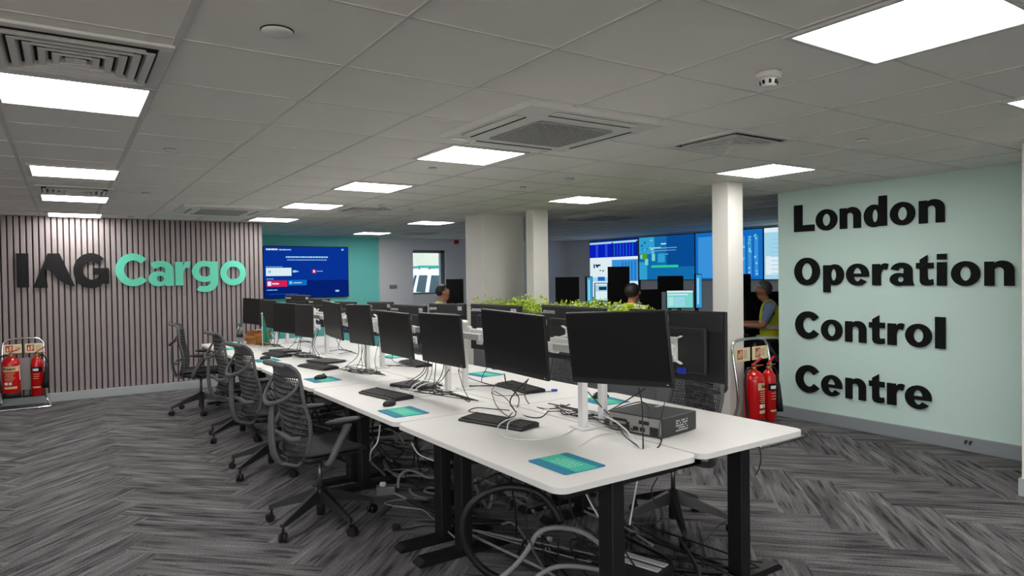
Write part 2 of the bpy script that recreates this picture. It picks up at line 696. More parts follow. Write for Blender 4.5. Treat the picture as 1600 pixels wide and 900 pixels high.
# far wall: teal stretch, then pale stretch with the window
FY = 13.45
WX0, WX1, WZ0, WZ1 = 6.29, 7.12, 1.16, 2.13
b = MB().box(((2.2 + 5.52) / 2, FY + 0.1, CEIL / 2), (5.52 - 2.2, 0.2, CEIL))
struct(b.build('wall_back_teal', M['teal_wall']))
b = MB()
b.box(((5.52 + WX0) / 2, FY + 0.06, CEIL / 2), (WX0 - 5.52, 0.24, CEIL))
b.box(((WX1 + X1F) / 2, FY + 0.1, CEIL / 2), (X1F - WX1, 0.2, CEIL))
b.box(((WX0 + WX1) / 2, FY + 0.1, WZ0 / 2), (WX1 - WX0, 0.2, WZ0))
b.box(((WX0 + WX1) / 2, FY + 0.1, (WZ1 + CEIL) / 2), (WX1 - WX0, 0.2, CEIL - WZ1))
struct(b.build('wall_back', M['white_wall']))
b = MB()
for (cx, cz, sx, sz) in (((WX0 + WX1) / 2, WZ1 - 0.03, WX1 - WX0, 0.06), ((WX0 + WX1) / 2, WZ0 + 0.02, WX1 - WX0, 0.04), (WX0 + 0.02, (WZ0 + WZ1) / 2, 0.04, WZ1 - WZ0), (WX1 - 0.05, (WZ0 + WZ1) / 2, 0.1, WZ1 - WZ0)):
    b.box((cx, FY + 0.1, cz), (sx, 0.1, sz), bevel=0.004)
w1 = struct(b.build('window_1', M['win_frame']))
MB().box(((WX0 + WX1) / 2, FY + 0.12, (WZ0 + WZ1) / 2), (WX1 - WX0 - 0.08, 0.006, WZ1 - WZ0 - 0.08)).build('pane', M['tint_glass'], w1)
b = MB().box(((2.2 + X1F) / 2, FY - 0.065, 0.06), (X1F - 2.2, 0.03, 0.12), bevel=0.004)
struct(b.build('baseboard_back', M['skirt_light']))
# side wall closing the recess behind the slatted wall
struct(MB().box((2.3, (SY + 0.18 + FY) / 2, CEIL / 2), (0.2, FY - SY - 0.18, CEIL)).build('wall_recess', M['teal_wall']))

# mint wall on the right
MX = 6.36
ME = 4.45
b = MB().box((MX + 0.06, (ME + Y0F) / 2, CEIL / 2), (0.12, ME - Y0F, CEIL))
struct(b.build('wall_right', M['mint']))
b = MB().box((MX - 0.008, (ME + 0.015 + Y0F) / 2, 0.06), (0.03, ME + 0.015 - Y0F, 0.12), bevel=0.004)
struct(b.build('baseboard_right', M['skirt']))
# wall carrying the big screens, walls behind the camera with added openings
VX = 10.62
struct(MB().box((VX + 0.06, (FY + Y0F) / 2, CEIL / 2), (0.12, FY - Y0F, CEIL)).build('wall_video', M['white_wall']))
b = MB()
b.box((X0F - 0.06, (SY + Y0F) / 2, 0.4), (0.12, SY - Y0F, 0.8))
b.box((X0F - 0.06, (SY + Y0F) / 2, 2.3), (0.12, SY - Y0F, 0.2))
for y0, y1 in ((Y0F, -3.2), (-1.2, -.6), (1.4, SY)):  # unseen window gaps added so daylight fills the room
    b.box((X0F - 0.06, (y0 + y1) / 2, 1.5), (0.12, y1 - y0, 1.4))
struct(b.build('wall_side', M['white_wall']))
b = MB()
b.box(((X0F + X1F) / 2, Y0F - 0.06, 0.4), (X1F - X0F, 0.12, 0.8))
b.box(((X0F + X1F) / 2, Y0F - 0.06, 2.3), (X1F - X0F, 0.12, 0.2))
for x0, x1 in ((X0F, -3.4), (-1.4, -0.8), (1.2, X1F)):  # gaps put in behind the camera as extra daylight fill
    b.box(((x0 + x1) / 2, Y0F - 0.06, 1.5), (x1 - x0, 0.12, 1.4))
struct(b.build('wall_front', M['white_wall']))

# columns
def column(name, x0, x1, y0, y1, parent=None):
    b = MB().box(((x0 + x1) / 2, (y0 + y1) / 2, CEIL / 2), (x1 - x0, y1 - y0, CEIL), bevel=0.006)
    o = struct(b.build(name, M['column']))
    k = MB().box(((x0 + x1) / 2, (y0 + y1) / 2, 0.06), (x1 - x0 + 0.03, y1 - y0 + 0.03, 0.12), bevel=0.004)
    k.build('plinth', M['skirt_light'], o)
    return o


column('column_near', 5.115, 5.325, 4.1, 4.29)
column('column_middle', 5.0, 5.235, 7.05, 7.22)
column('column_wide', 4.74, 5.4, 7.85, 8.35)
pl = column('pillar_right', 5.37, 5.8, 1.4, 1.9)

# outdoor ground and a pale building seen through the window
struct(MB().box((3, 5, -0.35), (60, 60, 0.3)).build('ground_outside', M['concrete']))  # unseen ground, added pale to bounce daylight up onto the ceiling
b = MB()
b.box((8.2, 24, 3.4), (2.2, 2, 7.2))
b.mi = 1
b.box((12.2, 25, 3.4), (5.6, 2, 7.2))
o = b.build('building', [M['brick_pale'], M['concrete']])
tag(o, 'pale building behind the white van outside the far window', 'building')

# ================================================================== LETTERING
def glyph(b, ch, fn, d0, d1):
    n_ = [0]

    def step():
        n_[0] += 1
        return d1 + .0004 * n_[0]
    P = lambda pts: b.prism(pts, fn, d0, step())
    Bd = lambda *a, **k: b.band(fn, d0, step(), *a, **k)
    if ch in 'Il':
        P([(0, 0), (1, 0), (1, 1), (0, 1)])
    elif ch == 'L':
        P([(0, 0), (1, 0), (1, .24), (.40, .24), (.40, 1), (0, 1)])
    elif ch in 'oO':
        Bd((.5, .5), (.5, .5), (.5, .5), (.2, .285) if ch == 'o' else (.22, .30))
    elif ch == 'Q':   # wide even ring, geometric o
        Bd((.5, .5), (.5, .5), (.5, .5), (.255, .255))
    elif ch == 'n':
        P([(0, 0), (.33, 0), (.33, .6), (.31, .97), (0, .97)])
        P([(.67, 0), (1, 0), (1, .62), (.67, .62)])
        Bd((.60, .60), (.40, .40), (.49, .58), (.18, .16), 0, 160, n=20)
    elif ch == 'd':
        Bd((.44, .36), (.44, .375), (.49, .36), (.14, .215))
        P([(.66, .01), (1, .01), (1, 1), (.66, 1)])
    elif ch == 'p':
        Bd((.56, .63), (.44, .375), (.51, .63), (.14, .215))
        P([(0, 0), (.34, 0), (.34, .98), (0, .98)])
    elif ch == 'e':
        Bd((.5, .5), (.5, .5), (.5, .5), (.19, .31), 0, 322, n=36)
        P([(.2, .40), (1, .40), (1, .55), (.2, .55)])
    elif ch == 'r':
        P([(0, 0), (.52, 0), (.52, .6), (.48, .97), (0, .97)])
        P([(.45, .45), (.46, .74), (.56, .90), (.68, .98), (.83, 1), (1, .96), (.91, .70), (.78, .73), (.64, .70), (.55, .60), (.51, .42)])
    elif ch == 'a':
        P([(.58, .12), (.92, .12), (.92, .66), (.58, .66)])
        Bd((.48, .66), (.44, .34), (.47, .64), (.14, .14), 0, 172, n=20)
        Bd((.38, .28), (.38, .28), (.45, .28), (.14, .115))
        P([(.60, .02), (1, .02), (.95, .12), (.92, .26), (.58, .26)])
    elif ch == 'A2':   # geometric single-width a of the turquoise word
        P([(.64, 0), (.97, 0), (.97, .62), (.64, .62)])
        Bd((.50, .62), (.47, .38), (.49, .60), (.16, .17), 0, 150, n=20)
        P([(.09, .90), (.20, .66), (.34, .74), (.50, .78), (.50, 1), (.28, .98)])
        Bd((.38, .29), (.38, .30), (.45, .29), (.14, .115))
    elif ch == 't':
        P([(.22, .14), (.64, .14), (.64, 1), (.22, .86)])
        P([(0, .56), (1, .56), (1, .75), (0, .75)])
        P([(.22, .26), (.23, .12), (.34, .03), (.56, 0), (.82, 0), (1, .03), (.97, .21), (.80, .19), (.68, .20), (.64, .28)])
    elif ch == 'i':
        P([(0, 0), (1, 0), (1, .74), (0, .74)])
        P([(0, .82), (1, .82), (1, 1), (0, 1)])
    elif ch == 'C':
        Bd((.55, .5), (.55, .5), (.57, .5), (.25, .275), 36, 324, n=36)
    elif ch == 'C2':
        Bd((.56, .5), (.56, .5), (.57, .5), (.30, .29), 40, 320, n=36)
    elif ch == 'G':
        Bd((.5, .5), (.5, .5), (.52, .5), (.245, .26), 44, 318, n=36)
        P([(.54, .38), (1, .38), (1, .57), (.54, .57)])
        P([(.76, .12), (1, .12), (1, .45), (.76, .45)])
    elif ch == 'A':   # capital with the swoosh cut out of it
        P([(0, 0), (.36, 1), (.64, 1), (.30, .52)])
        P([(0, 0), (.30, .52), (.27, .50), (.35, 0)])
        P([(.30, .52), (.64, 1), (1, .02), (.88, .04), (.74, .12), (.56, .26), (.44, .44), (.36, .52)])
    elif ch == 'g':
        Bd((.48, .66), (.48, .34), (.50, .66), (.235, .165))
        P([(.68, .30), (1, .30), (1, .98), (.68, .98)])
        Bd((.50, .34), (.50, .34), (.46, .34), (.24, .155), 228, 360, n=20)


ORD = ['first', 'second', 'third', 'fourth', 'fifth', 'sixth', 'seventh', 'eighth', 'ninth']
rows = [
    ('London', 1.952, [('L', 1243, 1273.75, .275), ('o', 1276.75, 1309.5, .212), ('n', 1314.25, 1346.25, .206), ('d', 1351.75, 1387, .283), ('o', 1392.5, 1431, .212), ('n', 1437.5, 1477, .206)]),
    ('Operation', 1.402, [('O', 1243, 1282, .285), ('p', 1288, 1319.5, .277), ('e', 1323.75, 1358.75, .212), ('r', 1364.5, 1388.75, .206), ('a', 1392, 1429.5, .212), ('t', 1433, 1459.5, .268), ('i', 1465.5, 1480, .276), ('o', 1487.5, 1532.5, .212), ('n', 1539.5, 1586, .206)]),
    ('Control', .852, [('C', 1243.75, 1280, .285), ('o', 1284, 1316.75, .212), ('n', 1321.75, 1354, .206), ('t', 1359, 1383, .268), ('r', 1388, 1413.75, .206), ('o', 1415.75, 1456.75, .212), ('l', 1462.5, 1478, .276)]),
    ('Centre', .298, [('C', 1243.75, 1280, .285), ('e', 1283.75, 1316, .212), ('n', 1321.75, 1353, .206), ('t', 1358.75, 1382, .268), ('r', 1387, 1413.75, .206), ('e', 1415, 1456, .212)]),
]
for word, z0, ls in rows:
    for k, (ch, ua, ub, h) in enumerate(ls):
        ya, yb = on_x(ua, 450, MX).y, on_x(ub, 450, MX).y
        zb = z0 - (.072 if ch == 'p' else (.004 if ch in 'oOCea' else 0))
        fn = lambda s, t, d: Vector((MX - d, ya + (yb - ya) * s, zb + h * t))
        b = MB()
        glyph(b, ch, fn, 0.002, 0.022)
        o = b.build('wall_letter', M['letter_black'])
        tag(o, 'black raised letter %s, %s of the word %s on the mint wall' % (ch, ORD[k], word), 'letter', 'black letters on the mint wall')

LY = SY - 0.006
for k, (ch, ua, ub, va, vb, m, desc) in enumerate([
        ('I', 26, 45, 396, 449, 'letter_dark', 'dark raised capital I, the first letter of the sign on the slatted wall'),
        ('A', 51, 117, 396, 449, 'letter_dark', 'dark raised capital A with a swoosh cut out of it on the slatted wall'),
        ('G', 114.5, 170, 395.5, 450, 'letter_dark', 'dark raised capital G beside the turquoise word on the slatted wall'),
        ('C2', 180, 229.5, 396, 447.5, 'letter_teal', 'turquoise raised capital C starting the word Cargo on the slatted wall'),
        ('A2', 231.5, 272.5, 407.5, 447, 'letter_teal', 'turquoise raised letter a in the word Cargo on the slatted wall'),
        ('r', 273.5, 297.5, 408, 446, 'letter_teal', 'turquoise raised letter r in the word Cargo on the slatted wall'),
        ('g', 299.5, 340.5, 407.5, 456.5, 'letter_teal', 'turquoise raised letter g with a hooked tail in the word Cargo'),
        ('Q', 343.5, 384, 407, 446, 'letter_teal', 'turquoise raised round letter o ending the word Cargo on the slatted wall')]):
    a, c = on_y((ua), (va + vb) / 2, LY), on_y(ub, (va + vb) / 2, LY)
    um = (ua + ub) / 2
    zt, zb = on_y(um, va, LY).z, on_y(um, vb, LY).z
    xa, xb = a.x, c.x
    fn = lambda s, t, d: Vector((xa + (xb - xa) * s, LY - d, zb + (zt - zb) * t))
    b = MB()
    glyph(b, ch, fn, 0.0, 0.025)
    o = b.build('sign_letter', M[m])
    tag(o, desc, 'letter', 'sign letters on the slatted wall')


# ================================================================== CEILING FITTINGS
def make_light():
    t = thing('ceiling_light', '', 'ceiling light')
    b = MB()
    for (cx, cy, sx, sy) in ((0, .2875, .6, .025), (0, -.2875, .6, .025), (.2875, 0, .025, .55), (-.2875, 0, .025, .55)):
        b.box((cx, cy, -0.006), (sx, sy, 0.012), bevel=0.002, seg=1)
    b.build('frame', M['panel_frame'], t)
    MB().box((0, 0, -0.005), (.552, .552, .006)).build('diffuser', M['diffuser'], t)
    return t


lights = [
    (2.46, 1.19, 'largest ceiling light panel, nearest overhead beside the smoke detector'),
    (4.25, 1.19, 'ceiling light panel cut by the frame edge near the mint wall'),
    (.05, 3.64, 'large square ceiling light beside the nearer louvred ceiling vent'),
    (.08, 6.20, 'ceiling light panel second in line towards the slatted wall'),
    (.10, 8.12, 'ceiling light panel just past the small louvred vent near the slatted wall'),
    (.12, 10.14, 'ceiling light panel closest to the slatted wall, above the dark lettering'),
    (2.37, 4.09, 'square ceiling light beside the large ceiling air conditioner above the desks'),
    (2.40, 5.95, 'ceiling light panel above the desks, second past the large air conditioner'),
    (2.41, 7.82, 'ceiling light panel above the desks, third past the large air conditioner'),
    (2.47, 9.82, 'ceiling light panel above the far end of the desks by the slatted wall end'),
    (4.85, 12.10, 'ceiling light panel in front of the teal wall with the television'),
    (4.75, 9.45, 'ceiling light panel behind the wide white column near the far window'),
    (4.85, 5.88, 'ceiling light panel between the near and middle slim columns'),
    (4.86, 3.52, 'ceiling light panel in front of the near slim column beside the mint wall'),
]
L0 = make_light()
for k, (x, y, lab) in enumerate(lights):
    if k == 0:
        L0.location = (x, y, CEIL - 0.001)
        L0['label'] = lab
        L0['group'] = 'square ceiling lights'
    else:
        dup(L0, (x, y, CEIL - 0.001), 0, lab, 'square ceiling lights')
for k, (x, y) in enumerate([(-2.3, 1.2), (-2.3, 5.9), (.05, -.6), (2.46, -2.2)]):  # unseen panels added for more illumination
    dup(L0, (x, y, CEIL - 0.001), 0, 'added ceiling light panel outside the view behind or beside the camera', 'added ceiling lights out of view')


def make_vent(n_ring, deep=True):
    t = thing('ceiling_vent', '', 'ceiling vent')
    b = MB()
    for (cx, cy, sx, sy) in ((0, .275, .595, .045), (0, -.275, .595, .045), (.275, 0, .045, .505), (-.275, 0, .045, .505)):
        b.box((cx, cy, -0.006), (sx, sy, 0.012), bevel=0.002, seg=1)
    b.build('frame', M['enamel'], t)
    MB().box((0, 0, -0.002), (.51, .51, .003)).build('cavity', M['vent_dark'], t)
    w = 0.25 / n_ring
    for k in range(n_ring):
        h = .25 - k * w
        b = MB()
        hi = h - w * 0.95
        # sloping square ring vane: outer edge low, inner edge high
        for q in range(4):
            a = q * PI / 2
            cs, sn = math.cos(a), math.sin(a)
            pt = lambda x, y, z: Vector((x * cs - y * sn, x * sn + y * cs, z))
            o0, i0 = h - w * 0.22, max(hi, 0.004)
            l0 = o0 - w * .52
            b.face([pt(o0, -o0, -0.025), pt(o0, o0, -0.025), pt(l0, l0, -0.025), pt(l0, -l0, -0.025)])
            b.face([pt(l0, -l0, -0.024), pt(l0, l0, -0.024), pt(i0, i0, -0.006), pt(i0, -i0, -0.006)])
            b.face([pt(l0, -l0, -0.026), pt(l0, l0, -0.026), pt(i0, i0, -0.008), pt(i0, -i0, -0.008)])
            b.face([pt(o0, -o0, -0.024), pt(o0, o0, -0.024), pt(o0, o0, -0.026), pt(o0, -o0, -0.026)])
        b.build('louvre', M['enamel'], t)
    return t


V0 = make_vent(6)
V0.location = (.05, 3.0, CEIL - 0.001)
V0['label'] = 'square white ceiling vent with stepped louvres in front of the large left light'
V0['group'] = 'louvred ceiling vents'
p = on_z(115, 297, CEIL)
dup(V0, (.09, 7.42, CEIL - 0.001), 0, 'white louvred ceiling vent between two lights leading to the slatted wall', 'louvred ceiling vents')
p = on_z(1140, 222, CEIL)
dup(V0, (p.x, p.y, CEIL - 0.001), 0, 'white louvred ceiling vent beside the near slim column, right of the air conditioner', 'louvred ceiling vents')
for (u, v, lab) in ((572, 327, 'small louvred ceiling vent past the third desk light'), (655, 365, 'louvred ceiling vent near the far window wall'), (890, 344, 'louvred ceiling vent past the middle column in the control room')):
    p = on_z(u, v, CEIL)
    dup(V0, (p.x, p.y, CEIL - 0.001), 0, lab, 'louvred ceiling vents')


def make_cassette():
    t = thing('ceiling_air_conditioner', '', 'air conditioner')
    b = MB()
    # panel with a shallow slope to its rim, four outlets left open round the middle
    fn = lambda s, tt, d: Vector((s, tt, d))
    for (w0, w1, z0, z1) in ((.475, .455, -.0, -.022), (.455, .36, -.022, -.034)):
        for q in range(4):
            a = q * PI / 2
            cs, sn = math.cos(a), math.sin(a)
            pt = lambda x, y, z: Vector((x * cs - y * sn, x * sn + y * cs, z))
            b.face([pt(w0, -w0, z0), pt(w0, w0, z0), pt(w1, w1, z1), pt(w1, -w1, z1)])
    b.box((0, 0, -0.031), (.72, .72, .006), bevel=0.002, seg=1)
    b.build('panel', M['enamel'], t)
    for q in range(4):
        a = q * PI / 2
        MB().box((.365, 0, -0.0335), (.012, .56, .006)).build('outlet_slot', M['vent_dark'], t, rot=(0, 0, a))
        MB().bar((.40, -.28, -0.033), (.40, .28, -0.033), .055, .006, bevel=0.002).build('flap', M['enamel'], t, rot=(0, 0, a))
    b = MB()
    b.box((0, 0, -0.036), (.50, .50, .005))
    b.build('grille_backing', M['vent_dark'], t)
    b = MB()
    for k in range(22):
        o = -.25 + .5 * k / 21
        b.box((o, 0, -0.040), (.0135, .50, .006))
        b.box((0, o, -0.040), (.50, .0135, .006))
    b.build('grille', M['grille'], t)
    return t


A0 = make_cassette()
p = (on_z(697, 215, CEIL) + on_z(1020, 187, CEIL)) / 2
A0.location = (p.x + 0.02, p.y - 0.03, CEIL - 0.001)
A0['label'] = 'large square white ceiling air conditioner with a meshed centre above the desks'
A0['group'] = 'ceiling air conditioners'
p = on_z(345, 327, CEIL)
dup(A0, (p.x, p.y, CEIL - 0.001), 0, 'white ceiling air conditioner near the end of the slatted wall', 'ceiling air conditioners')
p = on_z(950, 337, CEIL)
dup(A0, (p.x, p.y, CEIL - 0.001), 0, 'white ceiling air conditioner in the control room beyond the slim columns', 'ceiling air conditioners')


def smoke(u, v, lab, s=1.0):
    p = on_z(u, v, CEIL)
    t = thing('smoke_detector', lab, 'smoke detector', (p.x, p.y, CEIL - 0.002), 0, 'ceiling smoke detectors')
    MB().lathe([(.052 * s, 0), (.054 * s, -.010 * s), (.050 * s, -.022 * s), (.038 * s, -.028 * s)]).build('base', M['enamel'], t)
    MB().lathe([(.036 * s, -.026 * s), (.036 * s, -.030 * s), (.030 * s, -.056 * s), (.016 * s, -.060 * s)]).build('chamber', M['enamel'], t)
    b = MB()
    for k in range(8):
        a = 2 * PI * k / 8
        b.box((.0335 * s * math.cos(a), .0335 * s * math.sin(a), -.042 * s), (.006, .010, .016 * s), rot=(0, 0, a))
    b.build('slot', M['vent_dark'], t)
    return t


smoke(1201, 113, 'white smoke detector with a slotted chamber near the large corner light')
smoke(598, 320, 'small white smoke detector past the desk lights towards the teal wall', 0.9)


def disc(u, v, r, lab):
    p = on_z(u, v, CEIL)
    t = thing('ceiling_speaker' if r > .045 else 'sprinkler_cover', lab, 'ceiling fitting', (p.x, p.y, CEIL - 0.002), 0, 'round ceiling fittings')
    MB().lathe([(r * .98, 0), (r, -.004), (r * .97, -.010), (r * .5, -.013), (.002, -.013)], seg=32).build('cover', M['enamel'], t)
    MB().lathe([(r * 1.05, 0.001), (r * 1.05, -.002), (r * .9, -.003)], seg=32).build('painted_shadow_gap', M['vent_dark'], t)  # dark ring coloured in for the shade round the cover


for (u, v, r, lab) in ((433, 47, .052, 'round white cover on the ceiling tile near the top of the view'),
                       (265, 233, .035, 'small round ceiling cover above the word Cargo, nearest one'),
                       (228, 301, .035, 'small round ceiling cover beside the small louvred vent'),
                       (205, 338, .035, 'small round ceiling cover right against the slatted wall'),
                       (890, 279, .04, 'small round ceiling cover behind the large air conditioner'),
                       (1347, 218, .032, 'small round ceiling cover above the word London'),
                       (676, 262, .03, 'small round ceiling cover between two desk lights'),
                       (642, 327, .035, 'small round ceiling cover before the wide column'),
                       (817, 292, .03, 'tiny round ceiling cover in front of the middle slim column')):
    disc(u, v, r, lab)

# ================================================================== DESKS
DO = Vector((1.5092, 1.9896, 0))
DR = -0.0169
DA = Vector((math.sin(DR), math.cos(DR), 0))     # along the row
DB = Vector((DA.y, -DA.x, 0))                    # across the row
DL, DW, DZ = 1.4401, 0.7991, 0.74
DYAW = math.atan2(DA.y, DA.x) - PI / 2           # turns local y onto DA


def D(a, b, z=0.0):
    return DO + DA * a + DB * b + Vector((0, 0, z))


def make_desk():
    t = thing('desk', '', 'desk')
    b = MB()
    w, l = DW - 0.012, DL - 0.008
    b.mi = 0
    b.prism(rrect(w, l, .055), XY, DZ - .003, DZ)
    b.mi = 1
    b.prism(rrect(w, l, .055), XY, DZ - .026, DZ - .003)
    o = b.build('tabletop', [M['desk'], M['desk_edge']], t)
    MB().lathe([(.038, DZ - .004), (.040, DZ + .0015), (.036, DZ + .003), (.030, DZ + .002)], (.30, -.46, 0)).build('cable_grommet', M['post'], t)
    for s in (-1, 1):
        yy = -l / 2 + .068 if s < 0 else l / 2 - .160
        b = MB()
        b.box((-.07, yy, .365), (.068, .088, .67), bevel=.006)
        g = b.build('leg', M['black_steel'], t)
        b = MB()
        b.prism([(-.36, 0), (-.365, .012), (-.33, .034), (.21, .034), (.245, .012), (.24, 0)], lambda p, q, d: Vector((p, yy + d, q)), -.045, .045)
        b.build('foot', M['black_steel'], g)
        MB().bar((-.33, yy, DZ - .045), (.30, yy, DZ - .045), .05, .036, bevel=.003).build('end_bracket', M['black_steel'], t)
    b = MB()
    for xx in (-.12, -.02):
        b.bar((xx, -l / 2 + .11, DZ - .05), (xx, l / 2 - .11, DZ - .05), .03, .045)
    b.build('rail', M['black_steel'], t)
    b = MB()
    b.box((.22, 0, DZ - .13), (.16, 1.0, .004))
    b.box((.14, 0, DZ - .10), (.004, 1.0, .06))
    b.box((.30, 0, DZ - .08), (.004, 1.0, .10))
    b.build('cable_tray', M['black_steel'], t)
    MB().box((-.20, -l / 2 + .22, DZ - .055), (.09, .14, .05), bevel=.006).build('control_box', M['black_plastic'], t)
    return t


D0 = make_desk()
NTH = ['nearest', 'second', 'third', 'fourth', 'farthest']
desk_objs = {}
for i in range(5):
    for s in (0, 1):
        p = D(DL * (i + .5), DW * (.5 + s))
        lab = '%s white-topped desk with black legs in the %s row of the long bench' % (NTH[i], 'chair-lined' if s == 0 else 'planter-side')
        rz = DYAW + (PI if s else 0)
        if i == 0 and s == 0:
            D0.location = p
            D0.rotation_euler = (0, 0, rz)
            D0['label'], D0['group'] = lab, 'white bench desks'
        else:
            dup(D0, p, rz, lab, 'white bench desks')


# ================================================================== MONITOR STANDS AND MONITORS
def make_stand():
    t = thing('monitor_stand', '', 'monitor stand')
    MB().box((0, 0, DZ + .006), (.10, .11, .010), bevel=.003).build('base_plate', M['post'], t)
    b = MB()
    b.box((0, 0, DZ + .25), (.036, .044, .48), bevel=.006)
    b.box((0, 0, DZ + .465), (.048, .056, .03), bevel=.004)
    b.build('pole', M['post'], t)
    b = MB()
    b.box((-.032, 0, DZ + .41), (.022, .96, .042), bevel=.004)
    b.box((-.026, 0, DZ + .41), (.03, .09, .07), bevel=.004)
    b.build('crossbar', M['post'], t)
    return t


S0 = make_stand()
for i in range(5):
    for s in (0, 1):
        p = D(DL * (i + .5), .735 if s == 0 else .872)
        rz = DYAW + (PI if s else 0)
        lab = 'white twin monitor pole on the %s desk of the %s row' % (NTH[i], 'chair-lined' if s == 0 else 'planter-side')
        if i == 0 and s == 0:
            S0.location = p
            S0.rotation_euler = (0, 0, rz)
            S0['label'], S0['group'] = lab, 'white monitor stands'
        else:
            dup(S0, p, rz, lab, 'white monitor stands')

MW, MH = .54, .33


def make_monitor(sticker):
    # local: screen looks along -y, x to the viewer's right, z up, origin at the middle of the front
    t = thing('monitor', '', 'monitor')
    b = MB()
    b.box((0, .009, 0), (MW, .018, MH), bevel=.004)
    b.build('front_frame', M['monitor'], t)
    MB().box((0, -.0005, .009), (MW - .014, .002, MH - .034)).build('screen', M['screen_off'], t)
    b = MB()
    b.box((0, .026, -.02), (MW * .66, .022, MH * .66), bevel=.009)
    b.box((0, .018, .115), (MW - .03, .008, .085), bevel=.003)
    b.build('rear_housing', M['monitor_back'], t)
    b = MB()
    for k in range(16):
        b.box((-.15 + .02 * k, .0373, .055), (.012, .002, .012))
    b.build('air_slots', M['black_plastic'], t)
    b = MB()
    b.box((0, .041, -.02), (.06, .010, .12), bevel=.003)
    for sx in (-1, 1):
        b.bar((sx * .018, .041, .030), (sx * .056, .041, .046), .030, .008, bevel=.004)
        b.bar((sx * .018, .041, -.070), (sx * .056, .041, -.086), .030, .008, bevel=.004)
    b.build('mount_plate', M['post'], t)
    b = MB()
    b.box((-.05, .034, -.118), (.045, .022, .030), bevel=.003)
    b.build('signal_plug', M['vga'], t)
    text_mesh('logo', 'Lenovo', .042, M['logo'], t, (.205, .0225, .125), (PI / 2, 0, PI), bold=.0008)
    if sticker:
        b = MB()
        b.box((-.20, .0225, .128), (.052, .0012, .028))
        s_ = b.build('sticker', M['sticker'], t)
        b = MB()
        for r_ in range(2):
            for k in range(9):
                b.box((-.18 - .0045 * k, .0233, .133 - .011 * r_), (.0028, .0006, .006))
        b.build('sticker_print', M['black_plastic'], s_)
    MB().box((.245, -.0008, -.152), (.008, .001, .004)).build('power_light', M['logo'], t)
    return t


def pose_mat(pos, yaw, tilt, roll, flip=False):
    yaw, tilt, roll = R(yaw), R(tilt), R(roll)
    rt = Vector((-math.sin(yaw), -math.cos(yaw), 0))
    n = Vector((-math.cos(yaw), math.sin(yaw), 0))
    up = Vector((0, 0, 1))
    n2 = n * math.cos(tilt) + up * math.sin(tilt)
    up2 = up * math.cos(tilt) - n * math.sin(tilt)
    r2 = rt * math.cos(roll) + up2 * math.sin(roll)
    u2 = up2 * math.cos(roll) - rt * math.sin(roll)
    if flip:
        r2, n2 = -r2, -n2
    m = Matrix((r2, -n2, u2)).transposed().to_4x4()
    m.translation = Vector(pos)
    return m


MON0 = make_monitor(True)
near = [((2.024, 2.235, 1.21), -12.7, -5.2, 2.9, 'large black monitor nearest the camera at the desk end, turned outward'),
        ((1.94, 2.937, 1.186), -3.5, -6.2, -2.0, 'second black monitor along the chair-lined row, above the nearest keyboard'),
        ((2.004, 3.883, 1.136), -1.8, -4.8, .2, 'third black monitor along the chair-lined row, above the white cable arch'),
        ((2.01, 4.624, 1.121), -1.6, -5.8, -.6, 'fourth black monitor along the chair-lined row'),
        ((1.999, 5.308, 1.156), .5, -5.3, 1.4, 'fifth black monitor along the chair-lined row'),
        ((2.016, 6.034, 1.16), 2.8, -5.6, -1.9, 'sixth black monitor along the chair-lined row, edge toward the teal wall'),
        ((2.02, 6.938, 1.109), -1.9, 1.1, 1.1, 'seventh black monitor along the chair-lined row, close before the television'),
        ((2.022, 7.661, 1.105), -10.7, 2.9, -.4, 'eighth black monitor along the chair-lined row, beside the green pennant'),
        ((2.00, 8.33, 1.125), -6, 1.1, 0, 'ninth black monitor along the chair-lined row, partly behind the green pennant'),
        ((1.984, 9.013, 1.13), -13.7, 1.1, -.7, 'farthest black monitor of the chair-lined row, against the slatted wall')]
back = [((2.455, 2.277, 1.196), -9.5, 0, 0, 'monitor seen from behind at the desk end with its white mount and blue plug'),
        ((2.55, 3.186, 1.185), -6.9, 0, -1, 'monitor seen from behind, second in the planter-side row, with a clear maker name'),
        ((2.535, 4.037, 1.171), -9.1, 0, -.4, 'monitor seen from behind, third in the planter-side row, in front of the wide column'),
        ((2.524, 4.735, 1.162), -3.8, 0, .8, 'monitor seen from behind, fourth in the planter-side row, below the seated person'),
        ((2.506, 5.424, 1.131), -9.4, 0, -.3, 'monitor seen from behind, fifth in the planter-side row'),
        ((2.499, 6.041, 1.144), -3.5, 0, 1, 'monitor seen from behind, sixth in the planter-side row'),
        ((2.48, 6.945, 1.125), -4.5, 0, .4, 'monitor seen from behind, seventh in the planter-side row'),
        ((2.468, 7.786, 1.14), -6.7, 0, .1, 'monitor seen from behind, eighth in the planter-side row, before the television'),
        ((2.458, 8.605, 1.169), -17.8, 0, -.7, 'monitor seen from behind, highest one before the television')]
